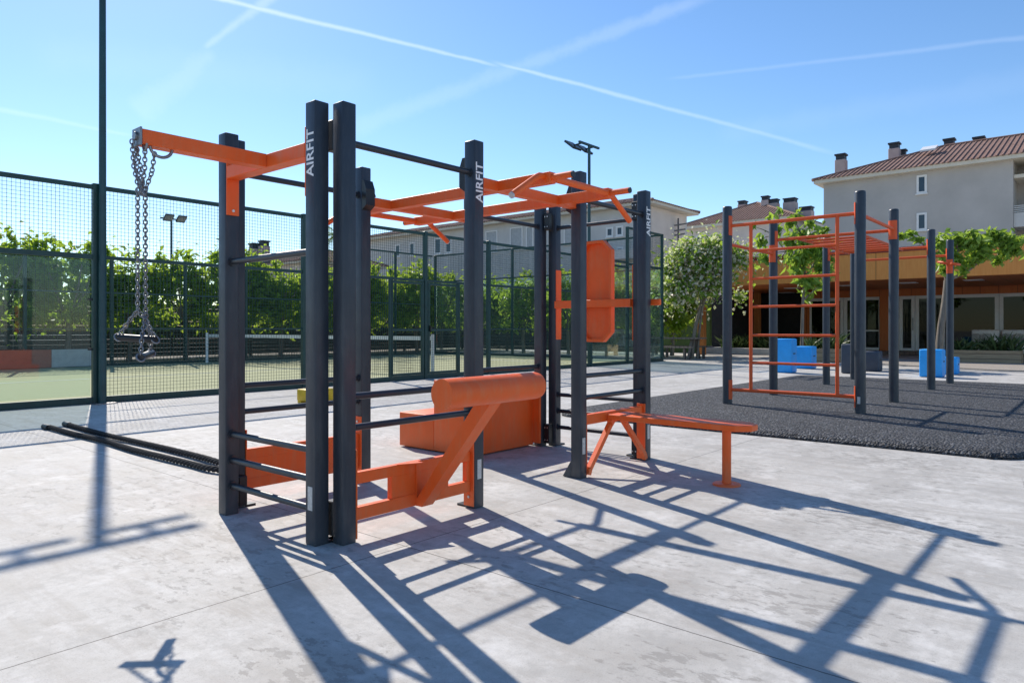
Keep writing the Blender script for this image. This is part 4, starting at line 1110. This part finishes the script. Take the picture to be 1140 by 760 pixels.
# beige house with chimneys
bh = thing('tiled_house', 'beige house with brown hipped tile roof and several tall chimneys', 'house', (63, 25), None)
xb = 60.0; ya, da = solve(881, xb); yb_, db = solve(764, xb); wb = yb_-ya
q = MB(); q.box(xb, xb+wb, ya, yb_, 0, 10.2); obj('wall', q, M['wall_beige'], bh)
rf = hip_roof(bh, xb, xb+wb, ya, yb_, 10.2, 2.35, .6, .25)
yw = solve(913, xb)[0]
q = MB(); q.box(xb+.6, xb+wb-.5, yw, ya-.62, 0, 9.6, .02); wg = obj('wing', q, M['wall_beige'], bh)
for u, vt, xx, w, l, z0, par in ((827, 224, xb+wb*.62, .9, .7, 11.0, rf), (852.5, 218.5, xb+3.6, .65, None, 10.4, rf), (862, 222, xb+3.8, .75, None, 10.4, rf), (880, 221, xb+4.2, .9, 1.05, 9.4, wg), (898, 230.5, xb+4.2, .9, 1.05, 9.4, wg)):
    y, dd = solve(u, xx); chimney(par, xx, y, z0, zat(vt, dd), w, l)
for u0, u1 in ((845, 852), (775, 781)):
    winpx(bh, xb, u0, u1, 262, 276, fw=.12)

# small house seen through the fence, left
sh = thing('small_house', 'small house with tiled roof and chimneys showing above the trees through the fence', 'house', (30, 60), None)
d = 48; p = at(318, 290, d)
x0, y0 = p.x, p.y
q = MB(); q.box(x0, x0+6, y0-2.6, y0+3.4, 0, 5.4); obj('wall', q, M['wall_beige'], sh)
rf = hip_roof(sh, x0, x0+6, y0-2.6, y0+3.4, 5.4, 1.25, .4, .15)
for u, vt in ((294, 268), (283, 271)):
    k = at(u, vt, d+2); chimney(rf, k.x, k.y, 5.6, k.z, .6)

# ------------------------------------------------------------------ pavilion
pv = thing('pavilion', 'low pavilion with broad timber fascia, deep soffit and white framed glass front', 'pavilion', (29, 4))
XF, XW = 26.0, 33.0
yL = solve(768, XF)[0]; yR = -8.0
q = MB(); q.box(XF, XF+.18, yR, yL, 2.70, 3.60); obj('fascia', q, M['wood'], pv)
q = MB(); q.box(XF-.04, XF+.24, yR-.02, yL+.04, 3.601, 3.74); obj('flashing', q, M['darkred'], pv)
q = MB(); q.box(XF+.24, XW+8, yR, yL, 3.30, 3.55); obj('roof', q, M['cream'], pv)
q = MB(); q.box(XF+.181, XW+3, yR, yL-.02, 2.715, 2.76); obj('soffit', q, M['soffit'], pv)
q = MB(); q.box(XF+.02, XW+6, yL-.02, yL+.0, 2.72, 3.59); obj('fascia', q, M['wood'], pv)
for u, v in ((883, 321), (876, 326), (945, 318), (1011, 315), (1084, 312)):
    dd = (2.70-EYE)*FPX/(VH-v); c = at(u, v, dd)
    q = MB(); q.box(c.x-.28, c.x+.28, c.y-.28, c.y+.28, 2.695, 2.714, .004); obj('ceiling_light', q, M['lamp_white'], pv)
yG = solve(900, XW)[0]
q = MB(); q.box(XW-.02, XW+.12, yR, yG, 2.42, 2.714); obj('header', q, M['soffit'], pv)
q = MB(); q.box(XW-1.3, XW+5, yR, yG+.1, .012, .14); obj('deck', q, M['deck'], pv)
# glazed bays: white frame ring with a dark pane each, and a pair of doors
def bay(u0, u1, kind):
    a = solve(u1, XW)[0]; b_ = solve(u0, XW)[0]; fw = .13
    q = MB(); z0, z1 = .145, 2.418
    q.box(XW, XW+.1, a, a+fw, z0, z1); q.box(XW, XW+.1, b_-fw, b_, z0, z1); q.box(XW, XW+.1, a+fw, b_-fw, z1-fw, z1); q.box(XW, XW+.1, a+fw, b_-fw, z0, z0+fw*.8)
    w = obj('door' if kind == 'door' else 'window', q, M['winframe'], pv)
    g_ = MB(); g_.box(XW+.04, XW+.055, a+fw, b_-fw, z0+fw*.8, z1-fw); sub('pane', g_, M['winglass'], w)
    if kind == 'door':
        h = MB(); h.tube([(XW-.05, a+fw*.5, 1.0), (XW-.05, a+fw*.5, 1.5)], .018, 8); h.bar((XW-.05, a+fw*.5, 1.02), (XW+.01, a+fw*.5, 1.02), .02, .02); h.bar((XW-.05, a+fw*.5, 1.48), (XW+.01, a+fw*.5, 1.48), .02, .02); sub('handle', h, M['steel'], w)
    if kind == 'bar':
        h = MB(); mid = (a+b_)/2; h.box(XW+.02, XW+.06, a+fw, b_-fw, .95, 1.0); sub('crossbar', h, M['winframe'], w)
    return w
bay(900, 939, 'win'); bay(939.5, 982, 'bar')
bay(1001, 1018.5, 'door'); bay(1019, 1052, 'door'); bay(1055, 1112, 'win'); bay(1112.5, 1180, 'win')
a = solve(1000.5, XW)[0]; b_ = solve(986, XW)[0]
q = MB(); q.box(XW+.01, XW+.11, a, b_-.0, .145, 2.418); obj('door_panel', q, M['winframe'], pv)
for u in (984, 897):
    y = solve(u, XW)[0]; q = MB(); q.box(XW-.03, XW+.14, y-.17, y+.17, .14, 2.72); obj('column', q, M['soffit'], pv)
for u, x in ((781.5, 26.9), (843, 31.5)):
    y = solve(u, x)[0]; q = MB(); q.box(x-.13, x+.13, y-.13, y+.13, 0, 2.714, .01); obj('column', q, M['postwood'], pv)
# inside: walls and a sheet across the open bays, near-black in place of shade
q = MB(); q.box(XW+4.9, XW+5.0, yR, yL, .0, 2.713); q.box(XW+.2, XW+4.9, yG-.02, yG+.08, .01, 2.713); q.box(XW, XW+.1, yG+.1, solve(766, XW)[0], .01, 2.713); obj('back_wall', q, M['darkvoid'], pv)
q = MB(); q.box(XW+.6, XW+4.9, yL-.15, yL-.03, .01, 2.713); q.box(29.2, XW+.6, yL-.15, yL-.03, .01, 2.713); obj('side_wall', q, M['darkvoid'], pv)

gw = thing('green_wall', 'plain green painted wall standing between the court corner and the pavilion', 'wall', (28.5, 15))
ya_ = solve(790, 28.6)[0]; yb2 = solve(722, 28.6)[0]
q = MB(); q.box(28.6, 28.8, ya_, yb2, 0, 2.75); obj('panel', q, M['greenwall'], gw)
q = MB(); q.box(28.55, 28.85, ya_-.03, yb2, 2.752, 2.83); obj('coping', q, M['darkcap'], gw)

# planters, benches and sofas in front of the pavilion
def plant_cloud(c, rx, ry, rz, n, size, seed, m='leaf4'):
    rnd = random.Random(seed); mb = MB()
    for _ in range(n):
        b0 = Vector((c[0]+rnd.uniform(-rx, rx)*.8, c[1]+rnd.uniform(-ry, ry)*.9, c[2])); dirv = Vector((rnd.uniform(-.8, .8), rnd.uniform(-.8, .8), rnd.uniform(.5, 1.3))).normalized()
        L = rz*rnd.uniform(.5, 1.1); s = dirv.cross(Vector((rnd.uniform(-1, 1), rnd.uniform(-1, 1), .2))).normalized()*size
        m_ = b0+dirv*L*.55; e_ = b0+dirv*L+Vector((dirv.x, dirv.y, -.4))*L*.2
        mb.add([b0-s*.5, b0+s*.5, m_+s, m_-s], [(0, 1, 2, 3)]); mb.add([m_-s, m_+s, e_], [(0, 1, 2)])
    return mb
def planter(u0, u1, vt, vb, label, seed, depth=.8):
    d = FPX*EYE/(vb-VH); ce = at((u0+u1)/2, vb, d+.3); w = (u1-u0)/FPX*d*.5/.84; h = (vb-vt)/FPX*d
    t = thing('planter', label, 'planter', (ce.x, ce.y, 0), 'timber planters by the pavilion')
    q = MB(); x0, x1, y0, y1 = ce.x-depth/2, ce.x+depth/2, ce.y-w, ce.y+w
    q.box(x0, x0+.07, y0, y1, .02, h, .006); q.box(x1-.07, x1, y0, y1, .02, h, .006); q.box(x0+.072, x1-.072, y0, y0+.07, .02, h, .006); q.box(x0+.072, x1-.072, y1-.07, y1, .02, h, .006)
    obj('box', q, M['oak'], t)
    q = MB(); q.box(x0+.07, x1-.07, y0+.07, y1-.07, .03, h-.06); obj('soil', q, M['soil'], t)
    k = 0
    for yy, rr in ((y1-.45*w*.6, .4), (ce.y-.1, .25), (y0+.4*w, .55)):
        obj('plant', plant_cloud((ce.x, yy, h-.07), .25, w*.33, .55+.1*k, 90, .03, seed+k), M['leaf4'], t); k += 1
planter(1072, 1126, 390, 405, 'long weathered timber planter with grassy plants in front of the white sofa', 1)
planter(904, 932, 388, 403, 'short timber planter with dark plants behind the grey foam boxes', 5)
def sofa(u0, u1, x, label):
    a = solve(u1, x)[0]; b_ = solve(u0, x)[0]; t = thing('sofa', label, 'sofa', (x, (a+b_)/2, 0), 'sofas on the pavilion terrace')
    q = MB(); q.box(x, x+.85, a, b_, .14+.0, .50, .03, 2); obj('seat', q, M['sofa'], t)
    q = MB(); q.box(x+.62, x+.84, a+.02, b_-.02, .502, 1.02, .05, 2); obj('backrest', q, M['sofa'], t)
    q = MB(); q.box(x, x+.60, a, a+.2, .502, .72, .03, 2); obj('armrest', q, M['sofa'], t)
    n = 2; w = (b_-a-.22)/n
    for k in range(n):
        q = MB(); q.box(x+.40, x+.61, a+.22+k*w+.04, a+.22+(k+1)*w-.04, .504, .86, .06, 3); obj('cushion', q, M['rock'], t)
sofa(1078, 1111, 31.8, 'white canvas sofa behind the long planter, left of two')
sofa(1112, 1148, 31.8, 'white canvas sofa at the right edge of the terrace')
# picnic bench by the blossom tree
tb = thing('picnic_table', 'weathered timber picnic table in the shade under the blossom tree', 'table', tuple(at(752, 400, 24.9).xy)+(0,))
c = at(752, 400, 24.9)
q = MB(); q.box(c.x-.4, c.x+.4, c.y-1.0, c.y+1.0, .70, .75); obj('tabletop', q, M['table'], tb)
for sy in (-.7, .7):
    for sx in (-1, 1):
        q = MB(); q.bar((c.x+sx*.42, c.y+sy, 0), (c.x+sx*.12, c.y+sy, .70), .10, .06); obj('leg', q, M['table'], tb)
for sx in (-.72, .72):
    q = MB(); q.box(c.x+sx-.13, c.x+sx+.13, c.y-1.0, c.y+1.0, .40, .45); q.box(c.x+sx-.05, c.x+sx+.05, c.y-.75, c.y-.68, 0, .40); q.box(c.x+sx-.05, c.x+sx+.05, c.y+.68, c.y+.75, 0, .40); obj('bench', q, M['table'], tb)
# raised bed with boulders left of the glass
rb = thing('raised_bed', 'low pale stone edged bed with small plants in front of the dark bays', 'planting bed', (29.5, 10.5))
ya_ = solve(868, 28.2)[0]; yb2 = solve(786, 28.2)[0]
q = MB(); q.box(28.2, 28.5, ya_, yb2, 0, .26, .02); q.box(29.9, 30.1, ya_, yb2, 0, .26, .02); q.box(28.502, 29.898, ya_, ya_+.25, 0, .26, .02); q.box(28.502, 29.898, yb2-.25, yb2, 0, .26, .02); obj('kerb', q, M['rock'], rb)
q = MB(); q.box(28.5, 29.9, ya_+.25, yb2-.25, 0, .2); obj('soil', q, M['soil'], rb)
for k in range(5):
    obj('plant', plant_cloud((29.2, yb2-.7-k*(yb2-ya_)/5.4, .2), .4, .4, .75, 110, .035, 40+k), M['leaf4'], rb)
